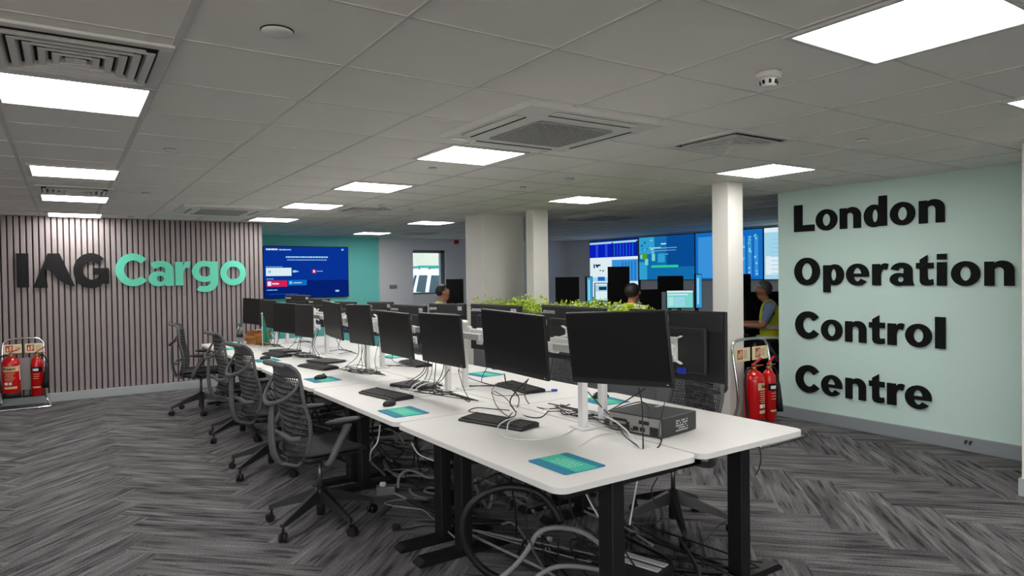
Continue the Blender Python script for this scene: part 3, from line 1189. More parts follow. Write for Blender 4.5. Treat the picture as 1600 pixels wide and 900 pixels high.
for k, (pos, yw, tl, rl, lab) in enumerate(near + back):
    o = MON0 if k == 0 else dup(MON0)
    o.matrix_world = pose_mat(pos, yw, tl, rl, k >= len(near))
    o['label'] = lab
    o['group'] = 'black monitors facing the chairs' if k < len(near) else 'black monitors seen from behind'
    if k == len(near):
        for ch in o.children:
            if ch.name.startswith('sticker'):
                ch.location.x += .30
    # the white arm joining this monitor to the crossbar of its pole
    pw = Vector(pos)
    a_ = (pw - DO).dot(DA)
    ti = min(4, int(a_ / DL))
    ac = DL * (ti + .5)
    bz = .735 - .047 if k < len(near) else .872 + .047
    tgt = D(min(max(a_, ac - .44), ac + .44), bz, DZ + .41)
    inv = o.matrix_world.inverted()
    st = Vector((0, .046, -.02))
    en = inv @ tgt
    md = (st + en) / 2 + Vector((0, 0, .0))
    ab = MB()
    ab.bar(st, en, .034, .040, bevel=.005)
    ab.ball(st, (.026, .018, .030), seg=12, rings=8)
    ab.box(en, (.05, .02, .055), bevel=.004)
    ab.build('mount_arm', M['post'], o)


# ================================================================== KEYBOARDS, MICE, MATS, LAPTOPS
def make_keyboard():
    t = thing('keyboard', '', 'keyboard')
    b = MB()
    b.prism([(-.075, 0), (-.078, .010), (-.070, .014), (.070, .024), (.076, .022), (.075, 0)], lambda p, q, d: Vector((d, p, q)), -.222, .222)
    b.build('case', M['kb_base'], t)
    b = MB()
    slope = math.atan2(.010, .14)
    for r_ in range(6):
        y = -.056 + .0205 * r_ + (.006 if r_ == 5 else 0)
        z = .0165 + (y + .07) * math.tan(slope)
        x = -.212
        k = 0
        while x < .205:
            w = .0172
            if r_ == 0 and k == 3:
                w = .105
            if abs(x - .075) < .012 and False:
                x += .01
            b.box((x + w / 2, y, z), (w, .0165, .008), rot=(slope, 0, 0), bevel=.0016, seg=1)
            x += w + .0022
            if k == 12 or (r_ == 0 and k == 9):
                x += .008
            k += 1
    b.build('keys', M['key'], t)
    return t


def make_mouse():
    t = thing('computer_mouse', '', 'mouse')
    b = MB()
    b.ball((0, 0, .012), (.031, .056, .024), seg=20, rings=12)
    for v in b.bm.verts:
        if v.co.z < .001:
            v.co.z = .001
    b.build('body', M['black_plastic'], t, smooth=True)
    MB().cyl((-.004, .026, .0345), (.004, .026, .0345), .007, seg=12).build('wheel', M['rubber'], t)
    b = MB().box((0, .030, .0335), (.0014, .04, .002))
    b.build('button_gap', M['rubber'], t)
    return t


def make_mat():
    t = thing('mouse_mat', '', 'mouse mat')
    b = MB().prism(rrect(.22, .26, .012), XY, 0.0005, .003)
    b.build('base', M['mat_blue'], t)
    b = MB().box((.005, .0, .0033), (.115, .259, .0008))
    b.build('band', M['mat_teal'], t)
    b = MB()
    rr = random.Random(3)
    for k in range(4):
        x = -.03 + .02 * k
        y = -.07
        while y < .065:
            w = rr.uniform(.008, .02)
            b.box((x, y + w / 2, .0039), (.006, w, .0005))
            y += w + .005
    b.build('print', M['mat_print'], t)
    return t


def make_laptop():
    t = thing('laptop', '', 'laptop')
    b = MB().prism(rrect(.33, .23, .014), XY, .003, .012)
    b.build('base', M['kb_base'], t)
    b = MB().prism(rrect(.328, .228, .014), XY, .0128, .020)
    b.build('lid', M['laptop'], t)
    MB().box((.12, .06, .0203), (.05, .012, .0006)).build('badge', M['logo'], t)
    b = MB()
    for sx in (-1, 1):
        for sy in (-1, 1):
            b.cyl((sx * .13, sy * .09, 0.0002), (sx * .13, sy * .09, .004), .008, seg=10)
    b.build('foot', M['rubber'], t)
    return t


KB0, MS0, MT0, LP0 = make_keyboard(), make_mouse(), make_mat(), make_laptop()
DT = DZ + .0006


def place(o, first, used, a, b, ang, lab, grp, z=DT):
    p = D(a, b, z)
    if not used:
        o.location = p
        o.rotation_euler = (0, 0, DYAW + R(ang))
        o['label'], o['group'] = lab, grp
        return o
    return dup(o, p, DYAW + R(ang), lab, grp)


# ang: turn of local +x (length of the keyboard); -90 lays it along the row facing the chairs
for k, (a, b_, ang, lab) in enumerate([
        (1.08, .44, -74, 'nearest black keyboard, with a white cable looped over its end'),
        (2.26, .31, -82, 'second black keyboard, beside the closed laptop and the white cable'),
        (3.98, .42, -78, 'third black keyboard along the chair-lined row, overlapping a closed laptop'),
        (5.22, .40, -84, 'farthest black keyboard along the chair-lined row'),
        (1.93, 1.18, -95, 'black keyboard on the planter-side row behind the white cable bundle'),
        (3.62, 1.20, -95, 'black keyboard on the planter-side row by the third monitor pole'),
        (1.80, 1.42, 60, 'black keyboard near the blue mouse mat on the planter side')][:6]):
    place(KB0, 0, k, a, b_, ang, lab, 'black keyboards on the bench')
for k, (a, b_, ang, lab) in enumerate([
        (2.50, .66, -70, 'closed dark laptop beside the second keyboard'),
        (4.34, .62, -75, 'closed dark laptop behind the third keyboard'),
        (5.55, .58, -78, 'closed dark laptop behind the farthest keyboard')]):
    place(LP0, 0, k, a, b_, ang, lab, 'closed laptops on the bench')
for k, (a, b_, ang, lab) in enumerate([
        (.255, .245, 0, 'blue and teal mouse mat alone at the near end of the bench'),
        (1.69, .17, 0, 'blue and teal mouse mat in front of the second keyboard'),
        (3.26, .22, 2, 'blue and teal mouse mat under a black mouse on the third desk'),
        (4.86, .20, 0, 'teal mouse mat on the fourth desk behind the chairs'),
        (2.68, 1.36, 5, 'blue and teal mouse mat on the planter side below the third monitor'),
        (1.22, 1.33, -4, 'teal mouse mat behind the front twin poles under a dark mouse'),
        (4.30, 1.30, 3, 'teal mouse mat on the planter side near the fifth monitor'),
        (6.30, .18, 0, 'blue mouse mat at the far end beside the cardboard box')]):
    place(MT0, 0, k, a, b_, ang, lab, 'blue and teal mouse mats')
for k, (a, b_, ang, lab, z) in enumerate([
        (1.93, .19, -60, 'black mouse lying on the bare desk beside the second mat', 0),
        (3.28, .21, -78, 'black mouse on the mat of the third desk', .0045),
        (4.93, .21, -80, 'black mouse on the mat of the fourth desk', .0045),
        (1.28, 1.36, 70, 'dark mouse on the teal mat behind the front poles', .0045)]):
    place(MS0, 0, k, a, b_, ang, lab, 'black computer mice', DT + z)


# ------------------------------------------------------------------ small desktop computer
t = thing('desktop_computer', 'black small desktop computer lying flat near the bench end', 'computer', D(.55, 1.09, DT))
PCX, PCY, PCH = .34, .30, .093
c0, c1, c2 = on_z(1035, 687, DZ), on_z(1096, 669, DZ), on_z(950, 668, DZ)
ax = (c1 - c0).to_2d().normalized()
pc_rot = math.atan2(ax.y, ax.x)
pcx = 0.295
pcy = 0.33
ex, ey = Vector((ax.x, ax.y, 0)), Vector((-ax.y, ax.x, 0))
t.location = Vector((c0.x, c0.y, DT)) + ex * pcx / 2 + ey * pcy / 2
t.rotation_euler = (0, 0, pc_rot)
MB().box((0, 0, PCH / 2 + .004), (pcx, pcy, PCH), bevel=.004).build('case', M['pc'], t)
b = MB()
b.box((-pcx / 2 - .001, 0, PCH / 2 + .004), (.004, pcy - .012, PCH - .012))
b.build('rear_plate', M['pc_rear'], t)
b = MB()
for k, (yy, zz, sy, sz) in enumerate(((-.12, .03, .05, .04), (-.05, .03, .03, .02), (-.01, .03, .03, .02), (.04, .03, .02, .05), (.09, .035, .09, .012), (.09, .06, .09, .012), (-.06, .065, .06, .018))):
    b.box((-pcx / 2 - .004, yy, zz), (.005, sy, sz), bevel=.001, seg=1)
b.build('sockets', M['black_plastic'], t)
b = MB()
rr = random.Random(8)
for i in range(9):
    for j in range(5):
        if rr.random() < .8:
            b.box((-.03 + i * .0115, -pcy / 2 - .0006, .022 + j * .012), (.007, .0015, .007))
b.build('side_vents', M['logo'], t)
MB().box((.11, .04, PCH + .0045), (.05, .02, .0008)).build('badge', M['logo'], t)

# ------------------------------------------------------------------ box, pennant, bottle at the far end
t = thing('cardboard_box', 'open brown cardboard box at the far end of the bench', 'box', on_z(403, 537, DT), DYAW + R(12))
b = MB()
w, l, h = .17, .25, .10
for (cx, cy, sx, sy) in ((0, l / 2, w, .005), (0, -l / 2, w, .005), (w / 2, 0, .005, l), (-w / 2, 0, .005, l)):
    b.box((cx, cy, h / 2 + .001), (sx, sy, h))
b.box((0, 0, .004), (w, l, .005))
b.build('body', M['card'], t)
for (p0, p1, ww) in (((-w / 2, 0, h), (-w / 2 - .05, 0, h - .02), l), ((w / 2, 0, h), (w / 2 + .02, 0, h + .05), l), ((0, l / 2, h), (0, l / 2 - .02, h + .06), w), ((0, -l / 2, h), (0, -l / 2 + .06, h + .03), w)):
    MB().bar(p0, p1, ww, .004).build('flap', M['card'], t)
t = thing('desk_flag', 'green pennant hanging from a small pole on the bench', 'flag', D(6.02, .46, DT))
MB().lathe([(.05, 0), (.05, .012), (.012, .02), (.006, .03)]).build('base', M['post'], t)
MB().cyl((0, 0, .02), (0, 0, .40), .004, seg=8).build('pole', M['post'], t)
MB().ball((0, 0, .405), .011).build('finial', M['post'], t)
b = MB()
rows_ = []
for i in range(15):
    s = i / 14
    z = .385 - .30 * s
    row = []
    for k in range(9):
        q = k / 8
        x = .004 + (.012 + .075 * s) * q
        row.append(b.bm.verts.new((x * .8, -x * .5 + .014 * math.sin(q * 9 + s * 3) * s, z - .02 * q * s)))
    rows_.append(row)
for i in range(14):
    for k in range(8):
        b.bm.faces.new((rows_[i][k], rows_[i][k + 1], rows_[i + 1][k + 1], rows_[i + 1][k])).smooth = True
fo = b.build('pennant', M['flag'], t)
sm = fo.modifiers.new('thickness', 'SOLIDIFY')
sm.thickness = .002
t = thing('water_bottle', 'clear bottle with a green cap at the far corner of the bench', 'bottle', on_z(375, 538, DT))
MB().lathe([(.036, 0), (.038, .01), (.038, .17), (.030, .20), (.016, .225), (.016, .235)]).build('body', M['glass'], t)
MB().lathe([(.018, .23), (.018, .255), (.016, .26)]).build('cap', M['flag'], t)
MB().lathe([(.0385, .09), (.0385, .13)]).build('label', M['black_plastic'], t)

# ================================================================== CHAIRS
def back_pt(s, q):
    # s: 0 at the bottom edge, 1 at the top; q: -1 .. 1 across
    z = .42 + .615 * s
    prof = -.215 + .035 * math.sin(PI * min(1, s / .62)) - .055 * max(0, s - .45) ** 1.3 - .02 * (1 - s)
    hw_pts = [(0, .115), (.08, .165), (.22, .205), (.45, .228), (.65, .225), (.82, .205), (.94, .185), (1, .150)]
    for (a, wa), (b_, wb) in zip(hw_pts, hw_pts[1:]):
        if s <= b_:
            hw = wa + (wb - wa) * (s - a) / (b_ - a)
            break
    x = prof + .055 * q * q * (1 - .4 * s) - .02 * max(0, s - .9) * 10 * (1 - q * q) * .3
    if s > .93:
        x -= (s - .93) * .45
    return Vector((x, hw * q, z - .02 * q * q * max(0, s - .9) * 10 * .5))


def make_chair():
    t = thing('office_chair', '', 'office chair')
    # star base: five tapered legs, each with its caster
    for k in range(5):
        a = 2 * PI * k / 5 - .18
        cs, sn = math.cos(a), math.sin(a)
        b = MB()
        prof = [(.028, .150, .222), (.12, .132, .188), (.24, .104, .142), (.325, .086, .110), (.338, .085, .104)]
        wd = [.030, .026, .021, .018, .014]
        rings = []
        for (r_, z0, z1), w in zip(prof, wd):
            rings.append([b.bm.verts.new((r_ * cs - y * sn, r_ * sn + y * cs, z)) for (y, z) in ((-w, z0), (w, z0), (w * .55, z1), (-w * .55, z1))])
        for A, B in zip(rings, rings[1:]):
            for q in range(4):
                b.bm.faces.new((A[q], A[(q + 1) % 4], B[(q + 1) % 4], B[q]))
        b.bm.faces.new(rings[0])
        b.bm.faces.new(list(reversed(rings[-1])))
        leg = b.build('leg', M['chair_dark'], t)
        b = MB()
        cx, cy = .325 * cs, .325 * sn
        b.cyl((cx, cy, .050), (cx, cy, .085), .008, seg=10)
        tx, ty = -sn, cs
        ca_, sa_ = math.cos(a + .6), math.sin(a + .6)
        ox, oy = cx + .012 * ca_, cy + .012 * sa_
        for s in (-1, 1):
            px, py = -sa_ * s * .012, ca_ * s * .012
            b.cyl((ox + px * .45, oy + py * .45, .0275), (ox + px * 1.9, oy + py * 1.9, .0275), .027, seg=18)
        b.box((ox, oy, .040), (.03, .012, .03), rot=(0, 0, a + .6), bevel=.003)
        b.build('caster', M['caster'], leg)
    MB().lathe([(.034, .135), (.038, .145), (.038, .215), (.030, .228)], seg=20).build('hub', M['chair_dark'], t)
    b = MB()
    b.cyl((0, 0, .055), (0, 0, .18), .027, seg=18)
    b.build('lift_sleeve', M['chair_dark'], t)
    MB().cyl((0, 0, .20), (0, 0, .41), .0135, seg=16).build('gas_lift', M['lift'], t)
    b = MB()
    b.box((.0, 0, .425), (.24, .18, .05), bevel=.015)
    b.bar((-.06, 0, .425), (-.24, 0, .44), .12, .05, bevel=.012)
    b.build('tilt_mechanism', M['chair_dark'], t)
    b = MB()
    b.tube([(.05, -.08, .425), (.06, -.22, .425), (.06, -.27, .43)], .007, seg=8)
    b.ball((.06, -.275, .43), (.02, .02, .01))
    b.build('lever', M['chair_dark'], t)
    # seat: waterfall-edged pad
    b = MB()
    nu, nv = 16, 14
    for side in (1, 0):
        g = []
        for i in range(nu + 1):
            u = -1 + 2 * i / nu
            row = []
            for j in range(nv + 1):
                v = -1 + 2 * j / nv
                k = (abs(u) ** 4 + abs(v) ** 4)
                sc_ = 1 / max(1, k ** .25)
                x, y = .235 * u * sc_ + .02, .245 * v * sc_ * (1.0 - .05 * (u < 0) * abs(u))
                e = min(1, max(abs(u), abs(v)))
                z = .500 + .012 * v * v - .006 * (1 - v * v) * (1 - u * u)
                if u > .55:
                    z -= .035 * ((u - .55) / .45) ** 2
                if side:
                    z -= .016 * max(0, e - .82) / .18
                else:
                    z -= .034 - .014 * max(0, e - .8) / .2
                row.append(b.bm.verts.new((x, y, z)))
            g.append(row)
        for i in range(nu):
            for j in range(nv):
                f = b.bm.faces.new((g[i][j], g[i + 1][j], g[i + 1][j + 1], g[i][j + 1]))
                f.smooth = True
        if side:
            top = g
        else:
            bot = g
    loop = lambda g: [g[i][0] for i in range(nu + 1)] + [g[nu][j] for j in range(1, nv + 1)] + [g[i][nv] for i in range(nu - 1, -1, -1)] + [g[0][j] for j in range(nv - 1, 0, -1)]
    A, B = loop(top), loop(bot)
    for i in range(len(A)):
        b.bm.faces.new((A[i], A[(i + 1) % len(A)], B[(i + 1) % len(A)], B[i])).smooth = True
    b.build('seat', M['chair_seat'], t)
    b = MB()
    b.prism(rrect(.40, .40, .08), lambda p, q, d: Vector((p + .01, q, d)), .450, .468)
    b.build('seat_pan', M['chair_dark'], t)
    # back membrane with real openings
    b = MB()
    NR, NCOL = 30, 20
    grid = []
    for i in range(NR + 1):
        s = .03 + .84 * i / NR
        row = []
        for j in range(NCOL + 1):
            q = -.95 + 1.9 * j / NCOL
            if 0 < j < NCOL and i % 2:
                q += .95 / NCOL
            row.append(b.bm.verts.new(back_pt(s, min(.95, q))))
        grid.append(row)
    for i in range(NR):
        for j in range(NCOL):
            b.bm.faces.new((grid[i][j], grid[i][j + 1], grid[i + 1][j + 1], grid[i + 1][j]))
    o = b.build('back_membrane', M['chair_mesh'], t)
    wf = o.modifiers.new('openings', 'WIREFRAME')
    wf.thickness = .0088
    wf.use_even_offset = False
    wf.use_boundary = True
    # rim and solid top band
    b = MB()
    pts = [back_pt(i / 20, -1) for i in range(21)] + [back_pt(1, q / 6) for q in range(-5, 6)] + [back_pt(1 - i / 20, 1) for i in range(21)] + [back_pt(0, -q / 5) for q in range(-4, 5)]
    b.tube(pts, .0115, seg=8, smooth=1, closed=True)
    gr = []
    for i in range(7):
        s = .86 + .14 * i / 6
        gr.append([b.bm.verts.new(back_pt(s, -1 + 2 * j / 14)) for j in range(15)])
    for i in range(6):
        for j in range(14):
            b.bm.faces.new((gr[i][j], gr[i][j + 1], gr[i + 1][j + 1], gr[i + 1][j])).smooth = True
    # rolled-over top lip
    b.tube([back_pt(1, -.92) + Vector((-.02, 0, -.004)), back_pt(1, -.5) + Vector((-.034, 0, .004)), back_pt(1, 0) + Vector((-.038, 0, .006)), back_pt(1, .5) + Vector((-.034, 0, .004)), back_pt(1, .92) + Vector((-.02, 0, -.004))], [.010, .017, .018, .017, .010], seg=10)
    fo = b.build('back_frame', M['chair_plastic'], t)
    # lumbar loop standing off behind the back
    b = MB()
    off = lambda s_, q_, d_: back_pt(s_, q_) + Vector((-d_, 0, 0))
    L = [off(.86, -1, 0), off(.80, -.99, .020), off(.73, -.90, .045), off(.665, -.66, .070), off(.625, -.32, .086), off(.61, 0, .092),
         off(.625, .32, .086), off(.665, .66, .070), off(.73, .90, .045), off(.80, .99, .020), off(.86, 1, 0)]
    b.tube(L, [.007, .009, .011, .012, .014, .016, .014, .012, .011, .009, .007], seg=10, smooth=4)
    b.build('lumbar_loop', M['chair_plastic'], t)
    # one wide spine rising from under the seat to the loop
    b = MB()
    path = [(-.17, .425, .050, .020), (-.22, .418, .056, .020), (-.262, .432, .056, .018), (-.288, .48, .052, .016), (-.300, .56, .046, .015), (-.302, .66, .038, .014), (-.298, .75, .030, .013), (-.293, .80, .020, .012)]
    rings = []
    for i, (x, z, hw_, th_) in enumerate(path):
        x0, z0 = path[max(0, i - 1)][:2]
        x1, z1 = path[min(len(path) - 1, i + 1)][:2]
        tx, tz = x1 - x0, z1 - z0
        ln = math.hypot(tx, tz)
        nx, nz = -tz / ln, tx / ln
        rings.append([b.bm.verts.new((x + nx * th_ * math.sin(2 * PI * k / 12), hw_ * math.copysign(abs(math.cos(2 * PI * k / 12)) ** .6, math.cos(2 * PI * k / 12)), z + nz * th_ * math.sin(2 * PI * k / 12))) for k in range(12)])
    for A, B in zip(rings, rings[1:]):
        for k in range(12):
            b.bm.faces.new((A[k], A[(k + 1) % 12], B[(k + 1) % 12], B[k])).smooth = True
    b.bm.faces.new(rings[0])
    b.bm.faces.new(list(reversed(rings[-1])))
    sp_ = b.build('back_spine', M['chair_plastic'], t)
    sb = sp_.modifiers.new('smooth', 'SUBSURF')
    sb.levels = sb.render_levels = 1
    # the foot of the spine meets the bottom of the back
    MB().tube([back_pt(0, -.8), Vector((-.262, -.03, .432)), Vector((-.262, .03, .432)), back_pt(0, .8)], .011, seg=8, smooth=4).build('lower_bridge', M['chair_plastic'], t)
    b = MB()
    b.tube([(-.20, -.20, .60), (-.245, -.17, .595), (-.245, -.06, .60), (-.245, .06, .60), (-.245, .17, .595), (-.20, .20, .60)], .016, seg=8, smooth=4)
    b.build('lumbar_pad', M['chair_plastic'], t)
    # arms
    for s in (-1, 1):
        b = MB()
        P_ = [(-.02, s * .12, .428), (-.05, s * .235, .430), (-.055, s * .285, .455), (-.02, s * .295, .53), (.035, s * .292, .62), (.06, s * .288, .668)]
        b.tube(P_, [.020, .020, .021, .021, .024, .026], seg=10, smooth=5)
        arm = b.build('arm', M['chair_plastic'], t)
        b = MB()
        b.ball((.045, s * .285, .684), (.135, .046, .019), seg=20, rings=10)
        b.build('arm_pad', M['black_plastic'], arm)
    return t


CH0 = make_chair()
for k, (x, y, rz, lab) in enumerate([
        (1.31, 4.20, 6, 'grey mesh office chair nearest the camera, pushed up to the second desk'),
        (1.36, 5.62, 6, 'second grey mesh office chair along the bench, behind the nearest one'),
        (1.42, 6.98, 2, 'third grey mesh office chair along the bench'),
        (1.30, 8.60, -14, 'farthest grey mesh office chair, turned side-on in front of the slatted wall'),
        (3.05, 2.87, 172, 'grey mesh office chair behind the bench end monitor, on the planter side'),
        (3.22, 4.30, 184, 'grey mesh office chair on the planter side glimpsed between the two nearest monitors'),
        (8.2, 5.43, 178, 'black office chair under the grey-haired person in the hi-vis vest'),
        (5.62, 6.05, 20, 'office chair under the dark-haired person behind the planter'),
        (4.55, 9.0, -20, 'office chair under the person beside the wide column')]):
    if k == 0:
        CH0.location = (x, y, 0)
        CH0.rotation_euler = (0, 0, R(rz))
        CH0['label'], CH0['group'] = lab, 'mesh office chairs'
    else:
        dup(CH0, (x, y, 0), R(rz), lab, 'mesh office chairs')


# ================================================================== FIRE EXTINGUISHERS
def make_ext_stand(label, loc, rz, w=.42, lean=.10):
    # local: faces -y
    t = thing('extinguisher_stand', label, 'extinguisher stand', loc, rz, 'fire extinguisher stands')
    b = MB()
    hw = w / 2
    b.tube([(-hw - .06, -.14, .014), (-hw - .05, .10, .014), (-hw - .01, .16, .10), (-hw, .10 + .0, .35), (-hw, .13 + lean * .4, .72), (-hw + .02, .14 + lean * .5, .80), (-hw + .08, .145 + lean * .5, .835),
            (0, .148 + lean * .5, .842), (hw - .08, .145 + lean * .5, .835), (hw - .02, .14 + lean * .5, .80), (hw, .13 + lean * .4, .72), (hw, .10, .35), (hw + .01, .16, .10), (hw + .05, .10, .014), (hw + .06, -.14, .014), (hw + .03, -.17, .014), (0, -.175, .014), (-hw - .03, -.17, .014)], .0125, seg=10, smooth=5, closed=True)
    b.build('frame', M['chrome'], t)
    for sx in (-1, 1):
        b = MB()
        cx = sx * (hw / 2 + .002)
        b.box((cx, .128 + lean * .42, .715), (hw - .03, .004, .115))
        pn = b.build('sign_panel', M['sign_cream'], t)
        b = MB()
        b.box((cx - .035, .125 + lean * .42, .718), (.075, .0015, .08))
        b.build('sign_square', M['sign_red'], pn)
        b = MB()
        b.box((cx - .052, .1235 + lean * .42, .706), (.016, .001, .035))
        b.box((cx - .052, .1235 + lean * .42, .728), (.008, .001, .012))
        b.box((cx - .025, .1235 + lean * .42, .718), (.012, .001, .06))
        b.box((cx - .012, .1235 + lean * .42, .725), (.006, .001, .04))
        b.build('pictogram', M['sign_cream'], pn)
        b = MB()
        for k in range(4):
            b.box((cx + .045, .1255 + lean * .42, .745 - .018 * k), (.055, .001, .005))
        b.build('sign_text', M['red_plastic'], pn)
    b = MB()
    b.box((0, .150, .40), (.13, .004, .40))
    b.build('back_plate', M['pc_rear'], t)
    b = MB()
    b.box((0, .095, .125), (w + .02, .13, .008), bevel=.002)
    b.build('shelf', M['black_steel'], t)
    return t


def make_foam_ext(label, loc, rz, lo=0):
    t = thing('fire_extinguisher', label, 'fire extinguisher', loc, rz, 'fire extinguishers')
    t.scale = (1.18, 1.18, 1.08)
    b = MB()
    b.lathe([(.078, .03), (.080, .035), (.080, .37), (.076, .405), (.060, .435), (.035, .455), (.022, .462)], seg=32)
    b.build('cylinder', M['red'], t)
    MB().lathe([(.074, 0), (.083, .004), (.083, .055), (.078, .06)], seg=32).build('base_boot', M['rubber'], t)
    MB().lathe([(.020, .455), (.022, .48), (.015, .485)], seg=16).build('valve', M['brass'], t)
    b = MB()
    b.bar((-.01, 0, .488), (.10, 0, .495), .022, .010, bevel=.003)
    b.bar((-.015, 0, .50), (.085, 0, .555), .024, .010, bevel=.003)
    b.build('handle', M['red_plastic'], t)
    b = MB()
    b.box((.02, 0, .497), (.05, .03, .008), bevel=.002)
    b.build('seal_tag', M['green'], t)
    b = MB()
    b.tube([(-.01, 0, .475), (-.06, -.01, .478), (-.10, -.02, .45), (-.112, -.02, .36), (-.100, -.02, .22), (-.088, -.02, .12), (-.083, -.02, .07)], .009, seg=8)
    b.tube([(-.083, -.02, .10), (-.083, -.02, .055)], [.012, .006], seg=8)
    b.build('hose', M['rubber'], t)
    # label wraps the front of the cylinder
    def wrap(a0, a1, z0, z1, m, nm, rr_=.0808, par=t):
        b = MB()
        n = 12
        for k in range(n):
            p, q = R(lo + a0 + (a1 - a0) * k / n), R(lo + a0 + (a1 - a0) * (k + 1) / n)
            b.face([(rr_ * math.cos(p), rr_ * math.sin(p), z0), (rr_ * math.cos(q), rr_ * math.sin(q), z0), (rr_ * math.cos(q), rr_ * math.sin(q), z1), (rr_ * math.cos(p), rr_ * math.sin(p), z1)], smooth=True)
        return b.build(nm, m, par)
    wrap(-140, -35, .30, .36, M['cream'], 'label_band')
    for k, z in enumerate((.285, .268, .251, .234, .217, .200)):
        wrap(-125 if k % 2 else -130, -60 - 7 * (k % 3), z - .004, z, M['cream'], 'label_text')
    wrap(-130, -108, .15, .18, M['sticker'], 'label_mark')
    wrap(-102, -84, .15, .18, M['sticker'], 'label_mark')
    wrap(-132, -50, .105, .13, M['cream'], 'label_foot')
    wrap(-28, -18, .20, .37, M['sticker'], 'side_label')
    text_mesh('label_word', 'Foam', .045, M['letter_black'], t, (.0822 * math.cos(R(lo - 96)), .0822 * math.sin(R(lo - 96)), .330), (PI / 2, 0, R(lo - 6)), bold=.001)
    return t


def make_co2_ext(label, loc, rz):
    t = thing('fire_extinguisher', label, 'fire extinguisher', loc, rz, 'fire extinguishers')
    t.scale = (1.18, 1.18, 1.08)
    MB().lathe([(.050, 0), (.056, .005), (.056, .36), (.050, .40), (.034, .43), (.020, .445)], seg=28).build('cylinder', M['red'], t)
    MB().lathe([(.018, .44), (.020, .47), (.012, .475)], seg=14).build('valve', M['brass'], t)
    b = MB()
    b.bar((-.01, 0, .478), (.085, 0, .485), .020, .009, bevel=.003)
    b.bar((-.015, 0, .488), (.075, 0, .555), .022, .010, bevel=.003)
    b.build('handle', M['red_plastic'], t)
    MB().box((.02, 0, .486), (.045, .026, .007), bevel=.002).build('seal_tag', M['green'], t)
    b = MB()
    b.tube([(.01, 0, .462), (.06, -.01, .455), (.086, -.02, .40), (.082, -.03, .33)], .007, seg=8)
    b.tube([(.082, -.03, .33), (.080, -.035, .26), (.074, -.04, .08)], [.013, .018, .034], seg=14, smooth=2)
    b.build('horn', M['rubber'], t)
    def wrap(a0, a1, z0, z1, m, nm):
        b = MB()
        n, r_ = 10, .0566
        for k in range(n):
            p, q = R(a0 + (a1 - a0) * k / n), R(a0 + (a1 - a0) * (k + 1) / n)
            b.face([(r_ * math.cos(p), r_ * math.sin(p), z0), (r_ * math.cos(q), r_ * math.sin(q), z0), (r_ * math.cos(q), r_ * math.sin(q), z1), (r_ * math.cos(p), r_ * math.sin(p), z1)], smooth=True)
        return b.build(nm, m, t)
    wrap(-150, -30, .27, .33, M['letter_black'], 'label_band')
    wrap(-130, -75, .285, .312, M['sticker'], 'label_word')
    for k, z in enumerate((.25, .225, .20)):
        wrap(-125, -65 - 6 * k, z - .004, z, M['cream'], 'label_text')
    wrap(-130, -55, .09, .105, M['cream'], 'label_foot')
    return t


es = on_z(38, 636, 0)
sx_, sy_ = -.455, 10.22
make_ext_stand('chrome fire extinguisher stand in front of the slatted wall', (sx_, sy_, 0), 0)
make_foam_ext('wide red foam extinguisher with black boot on the stand by the slatted wall', (sx_ - .125, sy_ + .07, .131), 0)
make_co2_ext('slim red extinguisher with black band on the stand by the slatted wall', (sx_ + .135, sy_ + .085, .131), 0)
rx_, ry_, ra = 5.34, 3.88, R(2)
st_ = make_ext_stand('chrome fire extinguisher stand between the near slim column and the mint wall', (rx_, ry_, 0), ra, w=.54, lean=.05)
st_.scale = (1, 1, 1.09)
mr = Matrix.Rotation(ra, 3, 'Z')
p = Vector((rx_, ry_, 0)) + mr @ Vector((-.105, .05, .150))
make_foam_ext('wide red foam extinguisher with cream label beside the near slim column', p, ra - R(8), 26)
p = Vector((rx_, ry_, 0)) + mr @ Vector((.125, .05, .150))
make_co2_ext('slim red extinguisher with a black horn beside the mint wall end', p, ra)

# ================================================================== TELEVISION, VIDEO WALL
def picture_screen(t, w, h, quads, name='screen_picture'):
    # quads: (x0, z0, x1, z1, colour) in 0..1 with origin bottom left; each later one a hair closer
    mats = []
    b = MB()
    for k, (x0, z0, x1, z1, c) in enumerate(quads):
        if S[c] not in mats:
            mats.append(S[c])
        b.mi = mats.index(S[c])
        y = -.0004 * (1 + .25 * k)
        X0, X1, Z0, Z1 = (x0 - .5) * w, (x1 - .5) * w, (z0 - .5) * h, (z1 - .5) * h
        b.face([(X0, y, Z0), (X1, y, Z0), (X1, y, Z1), (X0, y, Z1)])
    return b.build(name, mats, t)


def poly_quads(pts, c):
    return (pts, c)


a, c = on_y(412, 384, FY - .06), on_y(545.5, 463, FY - .06)
tv_x0, tv_x1, tv_z1, tv_z0 = a.x - .02, c.x, 2.178, 1.160
t = thing('television', 'wide wall television showing a dark blue menu on the teal wall', 'television', ((tv_x0 + tv_x1) / 2, FY - .06, (tv_z0 + tv_z1) / 2))
w, h = tv_x1 - tv_x0, tv_z1 - tv_z0
MB().box((0, .028, 0), (w, .05, h), bevel=.006).build('casing', M['black_plastic'], t)


def bars(x0, z, x1, hgt, c, seed, gap=.004, wmin=.012, wmax=.04):
    rr = random.Random(seed)
    out = []
    x = x0
    while x < x1:
        e = min(x1, x + rr.uniform(wmin, wmax))
        out.append((x, z - hgt / 2, e, z + hgt / 2, c))
        x = e + gap
    return out


